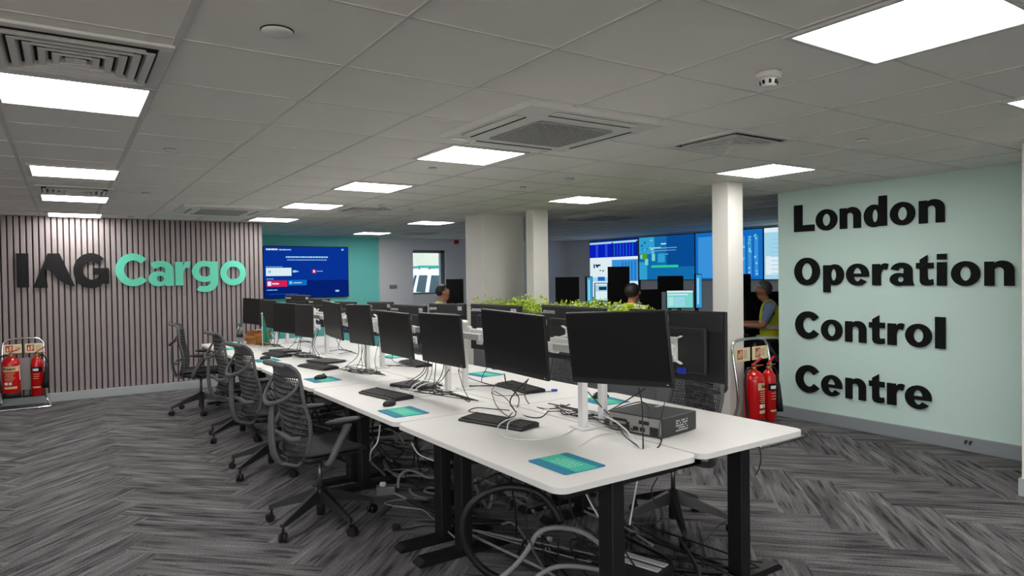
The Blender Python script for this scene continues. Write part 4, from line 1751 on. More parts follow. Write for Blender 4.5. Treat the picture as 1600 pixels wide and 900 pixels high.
q = [(.008, .012, .992, .985, 'navy_dark'), (.008, .34, .992, .985, 'navy'), (.30, .68, .95, .985, 'navy')]
q += bars(.035, .935, .165, .030, 'white', 1) + bars(.18, .93, .315, .022, 'pale', 2)
q += [(.915, .925, .94, .955, 'pale')]
q += bars(.255, .79, .745, .028, 'pale', 3) + bars(.27, .735, .73, .018, 'text', 4)
q += bars(.03, .605, .215, .012, 'text', 5)
q += [(.03, .43, .315, .585, 'white'), (.055, .49, .085, .53, 'text')]
q += [(.33, .495, .37, .535, 'pale'), (.365, .505, .395, .525, 'pale')]
q += [(.555, .475, .60, .55, 'pink'), (.567, .490, .588, .535, 'white')] + bars(.61, .515, .68, .016, 'text', 6)
q += bars(.035, .375, .115, .014, 'text', 7)
q += [(.035, .225, .265, .345, 'pink'), (.045, .245, .085, .325, 'white'), (.095, .27, .17, .295, 'white'), (.21, .225, .265, .345, 'pink')]
q += [(.275, .245, .49, .35, 'azure'), (.29, .275, .32, .325, 'aqua'), (.335, .285, .43, .305, 'pale')]
q += bars(.035, .165, .155, .018, 'text', 8) + bars(.055, .085, .38, .008, 'azure', 9)
q += [(.83, .105, .875, .14, 'pale')]
picture_screen(t, w, h, q)

# video wall: four screens side by side, the far one taller
def vscreen(y1, y0, z1, z0, label, quads):
    w, h = abs(y1 - y0), z1 - z0
    t = thing('wall_screen', label, 'screen', (VX - .055, (y0 + y1) / 2, (z0 + z1) / 2), -PI / 2, 'big screens of the control room wall')
    MB().box((0, .026, 0), (w - .004, .05, h), bevel=.004).build('casing', M['black_plastic'], t)
    picture_screen(t, w, h, quads)
    return t


VS = VX - .055
yv = [on_x(u, 400, VS).y for u in (921, 998, 1086, 1193)]
zt = on_x(1040, 367.5, VS).z
zb = on_x(1040, 438, VS).z
rr = random.Random(4)
q = [(.01, .01, .985, .985, 'pale'), (.0, .965, 1, 1, 'navy_dark'), (.01, .93, .48, .965, 'pale'), (.01, .70, .475, .93, 'royal'), (.50, .93, .96, .965, 'pale'), (.50, .70, .955, .93, 'royal'), (.955, .70, .985, .95, 'navy_dark'),
     (.475, .70, .50, .95, 'navy_dark'), (.01, .655, .985, .70, 'white'), (.01, .36, .47, .655, 'white'), (.48, .30, .985, .65, 'sky')]
for k in range(7):
    x = .52 + .06 * k
    q.append((x, .71, x + .018, .915, 'royal_light' if k % 2 else 'azure'))
for k in range(4):
    x = .04 + .1 * k
    q.append((x, .71, x + .05, .92, 'royal_light' if k % 2 else 'royal'))
for k in range(5):
    x = .68 + .06 * k
    q.append((x, .31, x + .022, .62, 'azure'))
q += [(.09, .52, .12, .59, 'slate'), (.13, .555, .24, .585, 'slate'), (.15, .53, .19, .555, 'slate'), (.22, .47, .25, .49, 'slate'), (.28, .46, .31, .485, 'slate')]
q += [(.01, .01, .98, .29, 'white'), (.18, .30, .33, .37, 'azure')]
vscreen(yv[0], yv[1], zt, zb - .42, 'tall far screen with royal blue tables over white panels in the control room', q)
q = [(.01, .015, .99, .985, 'ocean'), (.52, .30, .99, .985, 'ocean_dark'), (.01, .60, .30, .985, 'cyan'), (.01, .015, .16, .42, 'cyan'), (.16, .015, .45, .2, 'ocean'), (.06, .48, .16, .62, 'land'), (.03, .50, .07, .59, 'aqua'), (.12, .35, .18, .49, 'aqua')]
q += [(.42, .80, .51, .825, 'white'), (.25, .72, .42, .745, 'pale'), (.25, .715, .70, .725, 'pale'), (.25, .66, .68, .668, 'pale'), (.25, .62, .29, .64, 'pale'), (.36, .40, .49, .60, 'cyan'), (.50, .575, .55, .585, 'pale'), (.25, .44, .31, .60, 'aqua'), (.24, .285, .72, .34, 'mint')]
for k in range(8):
    x, z = rr.uniform(.03, .26), rr.uniform(.66, .95)
    q.append((x, z, x + rr.uniform(.02, .05), z + rr.uniform(.015, .05), 'ocean' if k % 2 else 'pale'))
vscreen(yv[1], yv[2], zt, zb, 'wide blue map screen with a green bar in the control room', q)
q = [(.01, .015, .99, .985, 'azure'), (.05, .05, .55, .9, 'sky'), (.70, .62, .95, .97, 'azure')]
for k in range(3):
    x = .70 + .09 * k
    q.append((x, .08, x + .05, .86, 'sky'))
for k in range(26):
    x, z = .69 + .09 * rr.randrange(3) + rr.uniform(0, .04), rr.uniform(.1, .86)
    q.append((x, z, x + .022, z + .03, 'aqua' if k % 3 else 'pale'))
vscreen(yv[2], yv[3], zt, zb, 'bright blue dotted screen behind the near slim column', q)
q = [(.01, .015, .99, .985, 'pale'), (.01, .9, .99, .985, 'white'), (.03, .1, .97, .45, 'white')]
for k in range(9):
    q.append((.10, .12 + .08 * k, .9, .13 + .08 * k, 'text'))
vscreen(yv[3], yv[3] - (yv[2] - yv[3]), zt, zb, 'pale cyan screen beside the mint wall end', q)

# ================================================================== WALL FITTINGS
p = on_y(714.5, 378, FY - .07)
t = thing('alarm_sounder', 'dark red alarm sounder high on the wall beside the wide column', 'alarm', (p.x, FY - .001, p.z))
MB().box((0, -.02, 0), (.09, .04, .09), bevel=.01).build('base', M['red_plastic'], t)
MB().lathe([(.045, 0), (.045, .03), (.03, .05), (.02, .052)], rot=(PI / 2, 0, 0), c=(0, -.04, 0)).build('horn', M['red_plastic'], t)
p = on_y(614.5, 448, FY - .06)
t = thing('wall_plate', 'small grey plate on the pale wall between the teal wall and the window', 'wall plate', (p.x, FY - .061, p.z))
MB().box((0, -.006, 0), (.17, .012, .075), bevel=.004).build('plate', M['skirt'], t)
MB().box((-.03, -.014, 0), (.03, .006, .045), bevel=.002).build('switch', M['skirt_light'], t)
t = thing('cable_stub', 'small black cable stub at the foot of the mint wall', 'cable', (MX - .026, on_x(1520, 694, MX).y, .085))
MB().tube([(0.004, 0, 0), (-.02, 0, 0.004), (-.03, 0, -.02)], .008, seg=8).build('stub', M['rubber'], t)
MB().tube([(0.004, .035, 0), (-.02, .035, 0.004), (-.03, .035, -.02)], .008, seg=8).build('stub', M['rubber'], t)

# ================================================================== VAN OUTSIDE
VY = 19.0
vo = on_y(660, 440, VY)
t = thing('van', 'white van parked outside the far window', 'van', (vo.x, VY, -.2))


def vp(u, v):
    q = on_y(u, v, VY)
    return (q.x - vo.x, q.z + .2)


xl = vp(632, 440)[0]
zr = vp(660, 421)[1]
b = MB()
b.prism([(xl - .9, .40), (xl - .9, 1.0), (xl - .1, 1.12), vp(641, 440), vp(645, 424), vp(652, 421), (xl + 4.6, zr), (xl + 4.7, zr - .2), (xl + 4.7, .40)], lambda p_, q_, d: Vector((p_, d, q_)), 0, 1.8)
b.build('body', M['van_white'], t)
for pts in (((642, 446), (648, 430), (651, 430), (645, 456), (642, 456)), ((650, 456), (655, 430), (668, 430), (664, 457)), ((670, 457), (674, 430), (705, 431), (705, 457)), ((711, 457), (711, 431), (740, 432), (740, 457))):
    b = MB()
    b.prism([vp(*p_) for p_ in pts], lambda p_, q_, d: Vector((p_, d, q_)), -.012, .004)
    b.build('side_window', M['van_glass'], t)
for x in (xl + .3, xl + 3.6):
    b = MB()
    b.cyl((x, -.02, .36), (x, .2, .36), .34, seg=28)
    b.build('wheel', M['rubber'], t)
b = MB()
for yy in (.3, 1.5):
    b.bar((xl + .6, yy, zr + .10), (xl + 3.6, yy, zr + .10), .03, .05)
for x in (xl + .65, xl + 1.6, xl + 2.6, xl + 3.5):
    b.bar((x, .25, zr + .06), (x, 1.55, zr + .06), .03, .03)
    b.box((x, .3, zr + .04), (.04, .04, .12))
    b.box((x, 1.5, zr + .04), (.04, .04, .12))
b.build('roof_rack', M['van_teal'], t)
q = vp(646, 419)
MB().box((q[0], .2, q[1]), (.09, .10, .09), bevel=.02).build('roof_lamp', M['rubber'], t)

# ================================================================== PLANTER WITH PLANTS
PX0, PX1, PY0, PY1, PZ = 4.42, 4.80, 4.35, 7.6, 1.02
t = thing('planter_cabinet', 'long grey planter cabinet dividing the bench from the control room', 'planter', ((PX0 + PX1) / 2, (PY0 + PY1) / 2, 0))
b = MB()
hx, hy = (PX1 - PX0) / 2, (PY1 - PY0) / 2
b.box((0, 0, PZ / 2), (2 * hx, 2 * hy, PZ), bevel=.006)
b.build('body', M['planter'], t)
b = MB()
for k in range(5):
    yy = -hy + 2 * hy * (k + .5) / 5
    b.box((-hx - .006, yy, PZ / 2), (.016, 2 * hy / 5 - .012, PZ - .1), bevel=.003)
b.build('door', M['planter'], t)
b = MB()
for (cx, cy, sx, sy) in ((hx - .01, 0, .02, 2 * hy), (-hx + .01, 0, .02, 2 * hy), (0, hy - .01, 2 * hx - .04, .02), (0, -hy + .01, 2 * hx - .04, .02)):
    b.box((cx, cy, PZ + .03), (sx, sy, .06))
b.build('trough', M['planter'], t)
MB().box((0, 0, PZ + .02), (2 * hx - .04, 2 * hy - .04, .04)).build('soil', M['soil'], t)
# the planting: leaves nobody could count
b = MB()
rr = random.Random(12)
for k in range(2600):
    x = rr.uniform(PX0 + .0, PX1 - .0)
    y = rr.uniform(PY0 + .02, PY1 + .15)
    hgt = .15 + .07 * math.sin(y * 3.1) * math.sin(y * 7.7 + 1) + rr.uniform(-.03, .05)
    z = PZ + .03 + hgt * rr.random() ** .5
    L, wd = rr.uniform(.025, .06), rr.uniform(.008, .018)
    a = rr.uniform(0, 2 * PI)
    el = rr.uniform(-.3, 1.1)
    d = Vector((math.cos(a) * math.cos(el), math.sin(a) * math.cos(el), math.sin(el)))
    s = d.cross(Vector((0, 0, 1)))
    s = s.normalized() if s.length > .01 else Vector((1, 0, 0))
    p = Vector((x, y, z))
    n = s.cross(d) * .006
    b.face([p, p + d * L * .5 + s * wd - n, p + d * L, p + d * L * .5 - s * wd - n])
for k in range(160):
    x, y = rr.uniform(PX0 + .03, PX1 - .03), rr.uniform(PY0 + .04, PY1 - .04)
    b.tube([(x, y, PZ + .03), (x + rr.uniform(-.04, .04), y + rr.uniform(-.04, .04), PZ + .18)], .003, seg=4, smooth=0, cap=False)
o = b.build('planter_foliage', M['leaf'])
tag(o, 'bright yellow green foliage filling the long grey planter', 'plants', kind='stuff')

# ================================================================== PEOPLE
def skin_obj(name, verts, edges, radii, m, parent, root=0, sub=2):
    me = bpy.data.meshes.new(name)
    me.from_pydata([Vector(v) for v in verts], edges, [])
    me.materials.append(m)
    o = bpy.data.objects.new(name, me)
    C.objects.link(o)
    o.parent = parent
    sk = o.modifiers.new('skin', 'SKIN')
    sk.use_smooth_shade = True
    d = me.skin_vertices[0].data
    for i, r_ in enumerate(radii):
        d[i].radius = (r_, r_) if not isinstance(r_, tuple) else r_
        d[i].use_root = (i == root)
    s = o.modifiers.new('smooth', 'SUBSURF')
    s.levels = sub
    s.render_levels = sub
    return o


def make_person(label, loc, rz, scale, hair_m, shirt_m, wr, head_tilt=0.0):
    t = thing('person', label, 'person', loc, rz, 'seated people in the control room')
    t.scale = (scale,) * 3
    V, E, Rd = [], [], []

    def v(p, r_, frm=None):
        V.append(p)
        Rd.append(r_)
        if frm is not None:
            E.append((frm, len(V) - 1))
        return len(V) - 1
    hx = head_tilt
    pel = v((0, 0, .60), .125)
    wst = v((-.01, 0, .75), .115, pel)
    chs = v((-.005, 0, .93), .130, wst)
    uch = v((.015, 0, 1.09), .105, chs)
    nk = v((.035, 0, 1.165), .054, uch)
    nk2 = v((.050 + hx * .4, 0, 1.195), .050, nk)
    jaw = v((.068 + hx * .6, 0, 1.235), .066, nk2)
    fce = v((.070 + hx * .8, 0, 1.30), .083, jaw)
    crn = v((.058 + hx, 0, 1.365), .076, fce)
    nose0 = v((.150 + hx * .7, 0, 1.285), .016, fce)
    chin = v((.132 + hx * .5, 0, 1.222), .024, jaw)
    brow = v((.138 + hx * .8, 0, 1.325), .030, fce)
    for s in (-1, 1):
        v((.060 + hx * .7, s * .088, 1.285), .020, fce)
    joints = {}
    for s in (-1, 1):
        sh = v((.015, s * .160, 1.105), .064, uch)
        s2 = v((.03, s * .200, 1.04), .055, sh)
        el = v((.10, s * .235, .86), .042, s2)
        w1 = v(((.10 + wr[0]) / 2, s * (.235 + wr[1]) / 2, (.86 + wr[2]) / 2), .036, el)
        wj = v((wr[0], s * wr[1], wr[2]), .027, w1)
        pm = v((wr[0] + .05, s * (wr[1] - .005), wr[2] - .002), .030, wj)
        joints[s] = (el, wj, pm)
        px, py, pz = V[pm]
        for fk, (dy, ln) in enumerate(((-.024, .052), (-.008, .062), (.008, .058), (.023, .046))):
            f1 = v((px + .028, py + s * dy, pz + .006), .0095, pm)
            f2 = v((px + .028 + ln * .55, py + s * dy * 1.15, pz + .002), .0085, f1)
            v((px + .028 + ln * .95, py + s * dy * 1.15, pz - .020), .0072, f2)
        th = v((px - .01, py - s * .030, pz), .011, pm)
        th2 = v((px + .018, py - s * .048, pz - .006), .0095, th)
        v((px + .042, py - s * .050, pz - .014), .008, th2)
        hp = v((.03, s * .085, .575), .088, pel)
        kn = v((.43, s * .12, .555), .062, hp)
        cf = v((.44, s * .12, .34), .056, kn)
        an = v((.42, s * .12, .09), .040, cf)
        v((.54, s * .125, .045), .034, an)
    body = skin_obj('body', V, E, Rd, M['skin'], t)
    # clothes follow the same bones, a little larger
    def clothes(name, pts, edges, radii, m):
        return skin_obj(name, pts, edges, radii, m, t, sub=2)
    pts = [V[pel], V[wst], V[chs], V[uch], (.030, 0, 1.16)]
    ed = [(0, 1), (1, 2), (2, 3), (3, 4)]
    rad = [.137, .127, .143, .117, .066]
    for s in (-1, 1):
        n = len(pts)
        pts += [(.015, s * .163, 1.105), (.03, s * .203, 1.04), (.085, s * .230, .895)]
        ed += [(3, n), (n, n + 1), (n + 1, n + 2)]
        rad += [.073, .068, .058]
    clothes('shirt', pts, ed, rad, shirt_m)
    pts = [(0, 0, .62), V[wst], V[chs], V[uch]]
    ed = [(0, 1), (1, 2), (2, 3)]
    rad = [.150, .142, .158, .130]
    for s in (-1, 1):
        n = len(pts)
        pts += [(.012, s * .135, 1.125)]
        ed += [(3, n)]
        rad += [.080]
    vest = clothes('hi_vis_vest', pts, ed, rad, M['hivis'])
    b = MB()
    for z in (.70, .84):
        b.lathe([(.176, z - .025), (.178, z - .022), (.178, z + .022), (.176, z + .025)], seg=28, c=(-.008, 0, 0))
    for vv in b.bm.verts:
        vv.co.y *= .98
    b.build('reflective_band', M['reflect'], vest)
    pts = [(0, 0, .60)]
    ed, rad = [], [.140]
    for s in (-1, 1):
        n = len(pts)
        pts += [(.03, s * .085, .575), (.43, s * .12, .555), (.44, s * .12, .34), (.425, s * .12, .11)]
        ed += [(0, n), (n, n + 1), (n + 1, n + 2), (n + 2, n + 3)]
        rad += [.098, .074, .066, .056]
    clothes('trousers', pts, ed, rad, M['trouser'])
    for s in (-1, 1):
        MB().ball((.49, s * .125, .045), (.14, .048, .042), seg=16, rings=8).build('shoe', M['shoe'], t)
    # hair: cap over crown and back of the skull
    b = MB()
    b.ball((.040 + hx, 0, 1.335), (.104, .094, .098), seg=24, rings=16)
    kill = [vv for vv in b.bm.verts if (vv.co.x - hx) > .085 + (vv.co.z - 1.36) * .5 or (vv.co.z < 1.255 and vv.co.x - hx > -.01) or vv.co.z < 1.235 or (vv.co.z < 1.30 and vv.co.x - hx > .05)]
    bmesh.ops.delete(b.bm, geom=kill, context='VERTS')
    h_ = b.build('hair', hair_m, t)
    sol = h_.modifiers.new('thickness', 'SOLIDIFY')
    sol.thickness = .012
    for s in (-1, 1):
        MB().ball((.146 + hx * .75, s * .030, 1.302), .0085, seg=10, rings=8).build('eye', M['eye'], t)
    MB().ball((.147 + hx * .6, 0, 1.248), (.008, .022, .006), seg=12, rings=8).build('mouth', M['lip'], t)
    return t


pp = at_depth(1203, 470, 8.7)
RZR = R(130)
PR = Vector((pp.x, pp.y, 0))
make_person('grey-haired person in a hi-vis vest over a blue shirt sitting side-on by the mint wall', PR, RZR, 1.0, M['hair_grey'], M['shirt_blue'], (.36, .17, .875), .03)
pm_ = at_depth(984, 460, 8.25)
PM = Vector((pm_.x, pm_.y, 0))
make_person('dark-haired person in a hi-vis vest seen from behind beyond the planter', PM, R(14), 1.0, M['hair_dark'], M['shirt_white'], (.33, .16, .845), .02)
pl_ = at_depth(686, 460, 9.9)
PL = Vector((pl_.x, pl_.y, 0))
make_person('dark-haired person in a yellow hi-vis vest in profile beside the wide column', PL, R(-30), 1.0, M['hair_dark'], M['shirt_white'], (.33, .16, .845), .01)
for o in bpy.data.objects:
    if o.name.startswith('office_chair') and 'person' in o.get('label', ''):
        if 'grey-haired' in o['label']:
            o.location, o.rotation_euler = (PR.x, PR.y, 0), (0, 0, RZR)
        elif 'behind the planter' in o['label']:
            o.location, o.rotation_euler = (PM.x, PM.y, 0), (0, 0, R(14))
        else:
            o.location, o.rotation_euler = (PL.x, PL.y, 0), (0, 0, R(-30))


# ================================================================== CONTROL ROOM DESKS AND SCREENS
def control_desk(c, rz, L, label):
    t = thing('control_desk', label, 'desk', (c.x, c.y, 0), rz, 'black control room desks')
    MB().prism(rrect(L, .75, .04), XY, .755, .78).build('top', M['dark_desk'], t)
    for s in (-1, 1):
        b = MB()
        b.box((s * (L / 2 - .12), .08, .38), (.08, .10, .75), bevel=.005)
        b.box((s * (L / 2 - .12), 0, .015), (.09, .66, .03), bevel=.005)
        b.build('leg', M['black_steel'], t)
    MB().box((0, .28, .52), (L - .3, .02, .40), bevel=.004).build('modesty_panel', M['dark_desk'], t)
    return t


def pdir(u, depth):
    p = at_depth(u, 450, depth)
    return Vector((p.x, p.y, 0))


RTZ = math.atan2(RT.y, RT.x)
control_desk(pdir(930, 9.45), RTZ, 1.55, 'black control desk beyond the planter with several monitors')
control_desk(pdir(1075, 9.52), RTZ, 1.0, 'black control desk behind the near slim column')
fr = Vector((math.cos(RZR), math.sin(RZR), 0))
c3 = PR + Vector((math.cos(R(146)), math.sin(R(146)), 0)) * .80 - Vector((FW.x, FW.y, 0)) * .08
control_desk(c3, R(146) - PI / 2, .8, 'black desk in front of the grey-haired person')
fl_ = Vector((math.cos(R(-30)), math.sin(R(-30)), 0))


def bg_monitor(u0, u1, v0, v1, depth, label, lit=None, turn=0.0, base_z=.78, thick=.03):
    pa, pb = at_depth(u0, v0, depth), at_depth(u1, v1, depth)
    w = (u1 - u0) / F_PX * depth / max(.2, math.cos(R(turn)))
    z1, z0 = at_depth((u0 + u1) / 2, v0, depth).z, at_depth((u0 + u1) / 2, v1, depth).z
    z0 = max(z0, base_z + .02)
    c = at_depth((u0 + u1) / 2, (v0 + v1) / 2, depth)
    t = thing('desk_monitor', label, 'monitor', (c.x, c.y, base_z), RTZ + R(turn), 'control room desk monitors')
    h = z1 - z0
    zc = (z0 + z1) / 2 - base_z
    MB().box((0, thick / 2, zc), (w, thick, h), bevel=.005).build('casing', M['dead_black'], t)
    if lit:
        picture_screen(t, w - .02, h - .02, lit).location = (0, -.001, zc)
    else:
        MB().box((0, -.001, zc), (w - .02, .003, h - .02)).build('panel', M['dead_black'], t)
    b = MB()
    b.box((0, thick + .02, zc * .5 + .01), (.05, .03, max(.05, zc) ), bevel=.004)
    b.box((0, thick + .02, .008), (.22, .16, .014), bevel=.004)
    b.build('stand', M['black_plastic'], t)
    return t


pd_ = pdir(1196, 9.75)
t = thing('dark_backdrop', 'added black partition standing behind the grey-haired person', 'backdrop', pd_, RTZ)  # added stand-in that darkens the area behind the person
MB().box((0, 0, .66), (.62, .03, 1.2), bevel=.006).build('panel', M['dead_black'], t)
for s in (-1, 1):
    MB().box((s * .25, 0, .03), (.05, .35, .06), bevel=.006).build('foot', M['black_steel'], t)

table_pic = [(0, 0, 1, 1, 'pale'), (0, .92, 1, 1, 'white'), (.30, .62, .95, .82, 'slate'), (.03, .1, .97, .55, 'white')]
list_pic = [(0, 0, 1, 1, 'aqua'), (0, .90, 1, 1, 'white'), (.03, .74, .8, .80, 'white'), (.30, .08, .68, .62, 'pale')] + [(.34, .12 + .07 * k, .64, .14 + .07 * k, 'aqua') for k in range(6)] + [(.05, .12 + .09 * k, .26, .16 + .09 * k, 'white') for k in range(6)]
strip_pic = [(0, 0, 1, 1, 'sky'), (.1, .05, .9, .95, 'cyan'), (.2, .1, .5, .9, 'pale')]
bg_monitor(868, 905, 433, 474, 9.40, 'black monitor seen beyond the middle slim column and planter')
bg_monitor(916, 927, 432, 474, 9.30, 'narrow pale blue lit monitor seen edge-on beyond the planter', strip_pic, 35)
bg_monitor(929, 950, 442, 471, 9.55, 'white lit monitor beside the tall black one beyond the planter', table_pic)
bg_monitor(950, 984, 416.5, 476, 9.30, 'tall black portrait monitor in front of the big screens')
bg_monitor(1000, 1034, 452, 484, 9.25, 'grey monitor back beside the dark-haired person')
bg_monitor(1028, 1068, 431, 456, 9.40, 'black monitor with a clip below the wide blue map screen', base_z=.78)
bg_monitor(1041, 1084, 453, 482, 9.20, 'pale cyan lit desk monitor showing a list', list_pic)
bg_monitor(1086, 1098, 428, 482, 9.30, 'tall narrow lit monitor beside the near slim column', strip_pic, 25)
bg_monitor(1160, 1175, 428, 462, 9.0, 'black monitor edge right of the near slim column', None, 30)
o = bg_monitor(697, 724, 436, 474, 10.75, 'black monitor in front of the person beside the wide column')
control_desk(pdir(712, 10.8), RTZ, .8, 'black desk beside the wide column in front of a seated person')
b = MB()


# ================================================================== CABLES
def cable(pts, r_, m, label, group, seg=7, name='cable'):
    b = MB()
    b.tube(pts, r_, seg=seg, smooth=6)
    o = b.build(name, M[m])
    tag(o, label, 'cable', group)
    return o


ZD = DZ + .004
dk = lambda u, v, z=ZD: on_z(u, v, z)
NB = 'cables around the front monitor poles'
cable([at_depth(716, 578, 4.0), dk(724, 606, .80), dk(735, 627)], .0028, 'cable_black', 'black cable dropping from the third monitor into the second desk grommet', NB)
cable([at_depth(702, 577, 4.05), dk(690, 594, .86), dk(676, 607, .79), dk(684, 617), dk(710, 617), dk(733, 628)], .0028, 'cable_black', 'black cable crossing behind the second keyboard to the grommet', NB)
cable([at_depth(788, 584, 3.60), at_depth(792, 600, 3.55), at_depth(810, 620, 3.5), dk(808, 636), dk(796, 650)], .0032, 'cable_black', 'black cable hanging from the second monitor onto its keyboard end', NB)
cable([at_depth(826, 592, 3.45), at_depth(806, 612, 3.5), at_depth(797, 628, 3.5), dk(806, 643), dk(825, 651), dk(845, 652), dk(857, 642)], .0032, 'cable_black', 'black cable curving low under the second monitor', NB)
cable([at_depth(824, 594, 3.5), at_depth(819, 612, 3.5), dk(826, 630), dk(846, 638), dk(870, 638), dk(890, 632)], .0035, 'cable_black', 'black cable bowing from the second monitor to the dark cable bundle', NB)
o = cable([dk(866, 611, ZD), dk(848, 612), dk(812, 617), dk(780, 618), dk(769, 612, ZD + .05), dk(775, 602, ZD + .04), dk(795, 600, ZD + .03), dk(812, 608), dk(814, 614)], .0024, 'cable_black', 'thin looped black cable ending in a blue plug behind the second monitor', NB)
q_ = dk(866, 611)
pb_ = MB().box((0, 0, .006), (.042, .018, .014), bevel=.003).build('plug', M['vga'], o)
pb_.matrix_local = Matrix.Translation(q_) @ Matrix.Rotation(R(-30), 4, 'Z')
cable([dk(768, 613, ZD + .03), dk(776, 634, ZD + .01), dk(795, 651), dk(806, 645, ZD + .03), dk(790, 622, ZD + .04), dk(772, 611, ZD + .04)], .0028, 'cable_black', 'black cable loop standing beside the second monitor keyboard', NB)
cable([dk(796, 641), dk(770, 639), dk(745, 637), dk(732, 642), dk(745, 645), dk(757, 646)], .0026, 'cable_black', 'black keyboard lead of the nearest keyboard', NB)
cable([dk(792, 672, ZD + .03), dk(795, 660, ZD + .05), dk(806, 655, ZD + .04), dk(822, 653)], .0036, 'cable_white', 'short white cable bent over the nearest keyboard end', NB)
cable([dk(818, 652, ZD + .02), dk(795, 655, ZD + .05), dk(780, 664, ZD + .03), dk(779, 676, ZD + .01), dk(795, 684), dk(840, 687), dk(880, 680), dk(900, 668)], .0036, 'cable_white', 'white cable looping from the nearest keyboard towards the front pole', NB)
cable([dk(848, 640), dk(880, 638), dk(920, 643, ZD + .03), dk(952, 653, ZD + .06), dk(975, 669, ZD + .06), dk(990, 686, ZD + .03), dk(1002, 701)], .0042, 'cable_white', 'thick white cable arcing past the front twin poles into the grommet', NB)
cable([dk(905, 697), dk(930, 682), dk(955, 676), dk(985, 672)], .0036, 'cable_white', 'white cable on the desk in front of the desktop computer', NB)
cable([at_depth(913, 606, 3.5), dk(938, 634, ZD + .10), dk(958, 655, ZD + .04), dk(975, 680), dk(1001, 700)], .0032, 'cable_black', 'black cable running down from behind the nearest monitor to the grommet', NB)
cable([at_depth(998, 606, 3.3), at_depth(1003, 630, 3.28), at_depth(1004, 660, 3.2), dk(1005, 701)], .0034, 'cable_black', 'black cable hanging straight from the nearest monitor in front of the computer', NB)
cable([at_depth(1008, 607, 3.3), at_depth(985, 622, 3.4), dk(955, 640, ZD + .02), dk(945, 644)], .0034, 'cable_black', 'black cable from the nearest monitor running behind the computer', NB)
cable([dk(946, 644), dk(975, 634, ZD + .09), dk(1002, 628, ZD + .1), dk(1015, 637, ZD + .1), dk(1014, 654, ZD + .10)], .003, 'cable_black', 'black cable arching over the desktop computer', NB)
cable([dk(1033, 688), dk(1030, 670, ZD + .06), dk(1036, 640, ZD + .13), at_depth(1040, 622, 3.4)], .002, 'cable_black', 'thin black cable rising past the computer corner', NB)
cable([dk(1034, 687), dk(1030, 697), dk(1022, 703, DZ - .01)], .0035, 'cable_black', 'black cable slipping over the desk seam by the computer', NB)
rr = random.Random(21)
for k in range(9):
    pts = []
    n = rr.randint(5, 7)
    for i in range(n):
        u = 868 + (995 - 868) * i / (n - 1) + rr.uniform(-14, 14)
        v = 636 + 30 * i / (n - 1) + rr.uniform(-7, 7)
        pts.append(dk(min(u, 948 if i < n - 1 else 990), v, ZD + .004 + rr.random() * .03))
    cable(pts, rr.choice([.0022, .003, .0034]), 'cable_black', 'black cable in the bundle heaped behind the front twin poles', 'heap of black cables by the front poles')
for i in range(1, 5):
    g = 'cables around the %s desk monitor poles' % NTH[i]
    for k in range(6):
        a0 = DL * (i + .5)
        pts = [D(a0 + rr.uniform(-.40, .40), rr.uniform(.66, .70), rr.uniform(.98, 1.04))]
        ca0 = pts[0]
        aa = (ca0 - DO).dot(DA)
        pts.append(D(aa + rr.uniform(-.05, .05), .66, .86))
        pts.append(D(aa + rr.uniform(-.1, .1), rr.uniform(.56, .68), ZD + .01))
        for _ in range(rr.randint(2, 4)):
            pts.append(D(a0 + rr.uniform(-.35, .3), rr.uniform(.50, .74), ZD + rr.uniform(0, .02)))
        pts.append(D(DL * i + .26, .70, ZD))
        cable(pts, rr.choice([.0022, .0028, .003]), 'cable_black', 'thin black cable looping on the desk around the %s pair of monitor poles' % NTH[i], g)
    for k in range(2):
        a0 = DL * (i + .5)
        pts = [D(a0 + rr.uniform(-.3, .3), 1.0, 1.0), D(a0 + rr.uniform(-.3, .3), 1.02, .80), D(a0 + rr.uniform(-.3, .3), 1.1, ZD), D(a0 + rr.uniform(-.3, .3), 1.15, ZD), D(a0 + rr.uniform(-.2, .2), .95, ZD)]
        cable(pts, .0028, 'cable_black', 'thin black cable behind the %s pole on the planter side' % NTH[i], g + ' planter side')
for k, pts in enumerate([
        [dk(640, 610, ZD + .01), dk(650, 600, ZD + .06), dk(672, 592, ZD + .07), dk(690, 600, ZD + .03), dk(705, 606)],
        [dk(646, 611, ZD + .01), dk(658, 602, ZD + .05), dk(675, 598, ZD + .05), dk(688, 606)],
        [dk(640, 613), dk(655, 618), dk(674, 618), dk(686, 612), dk(700, 604)]]):
    cable(pts, .0042, 'cable_white', 'thick white cable arched over the second closed laptop, strand of three', 'white cables by the second keyboard')
cable([dk(378, 545, ZD), dk(377, 530, ZD + .05), dk(388, 520, ZD + .13), dk(408, 515, ZD + .16), dk(424, 521, ZD + .1), dk(430, 535, ZD)], .0055, 'cable_white', 'white cable arch over the cardboard box at the far end', 'far end cables')

# under the desks
NF = 'cables and hoses under the bench'
hose = [(877, 817), (863, 792), (840, 770), (805, 761), (775, 764), (749, 777), (731, 796), (723, 822), (726, 848), (738, 871), (756, 890), (779, 903), (810, 910)]
cable([at_depth(u, v, 3.32 + .006 * i) for i, (u, v) in enumerate(hose)], .0185, 'cable_black', 'thick black hose standing in a loop beneath the near desk', NF, seg=12, name='cable_hose')
cable([at_depth(u, v, 3.22) for (u, v) in ((770, 912), (791, 896), (812, 876), (829, 852), (838, 836), (854, 826), (884, 825), (915, 834), (945, 857), (960, 880))], .0125, 'cable_grey', 'grey conduit arching in front of the thick black hose', NF, seg=10, name='cable_conduit')
cable([at_depth(u, v, 3.15) for (u, v) in ((835, 905), (845, 897), (868, 886), (901, 885), (947, 892), (975, 896))], .0115, 'cable_grey', 'low grey conduit at the bottom of the view beneath the near desk', NF, seg=10, name='cable_conduit')
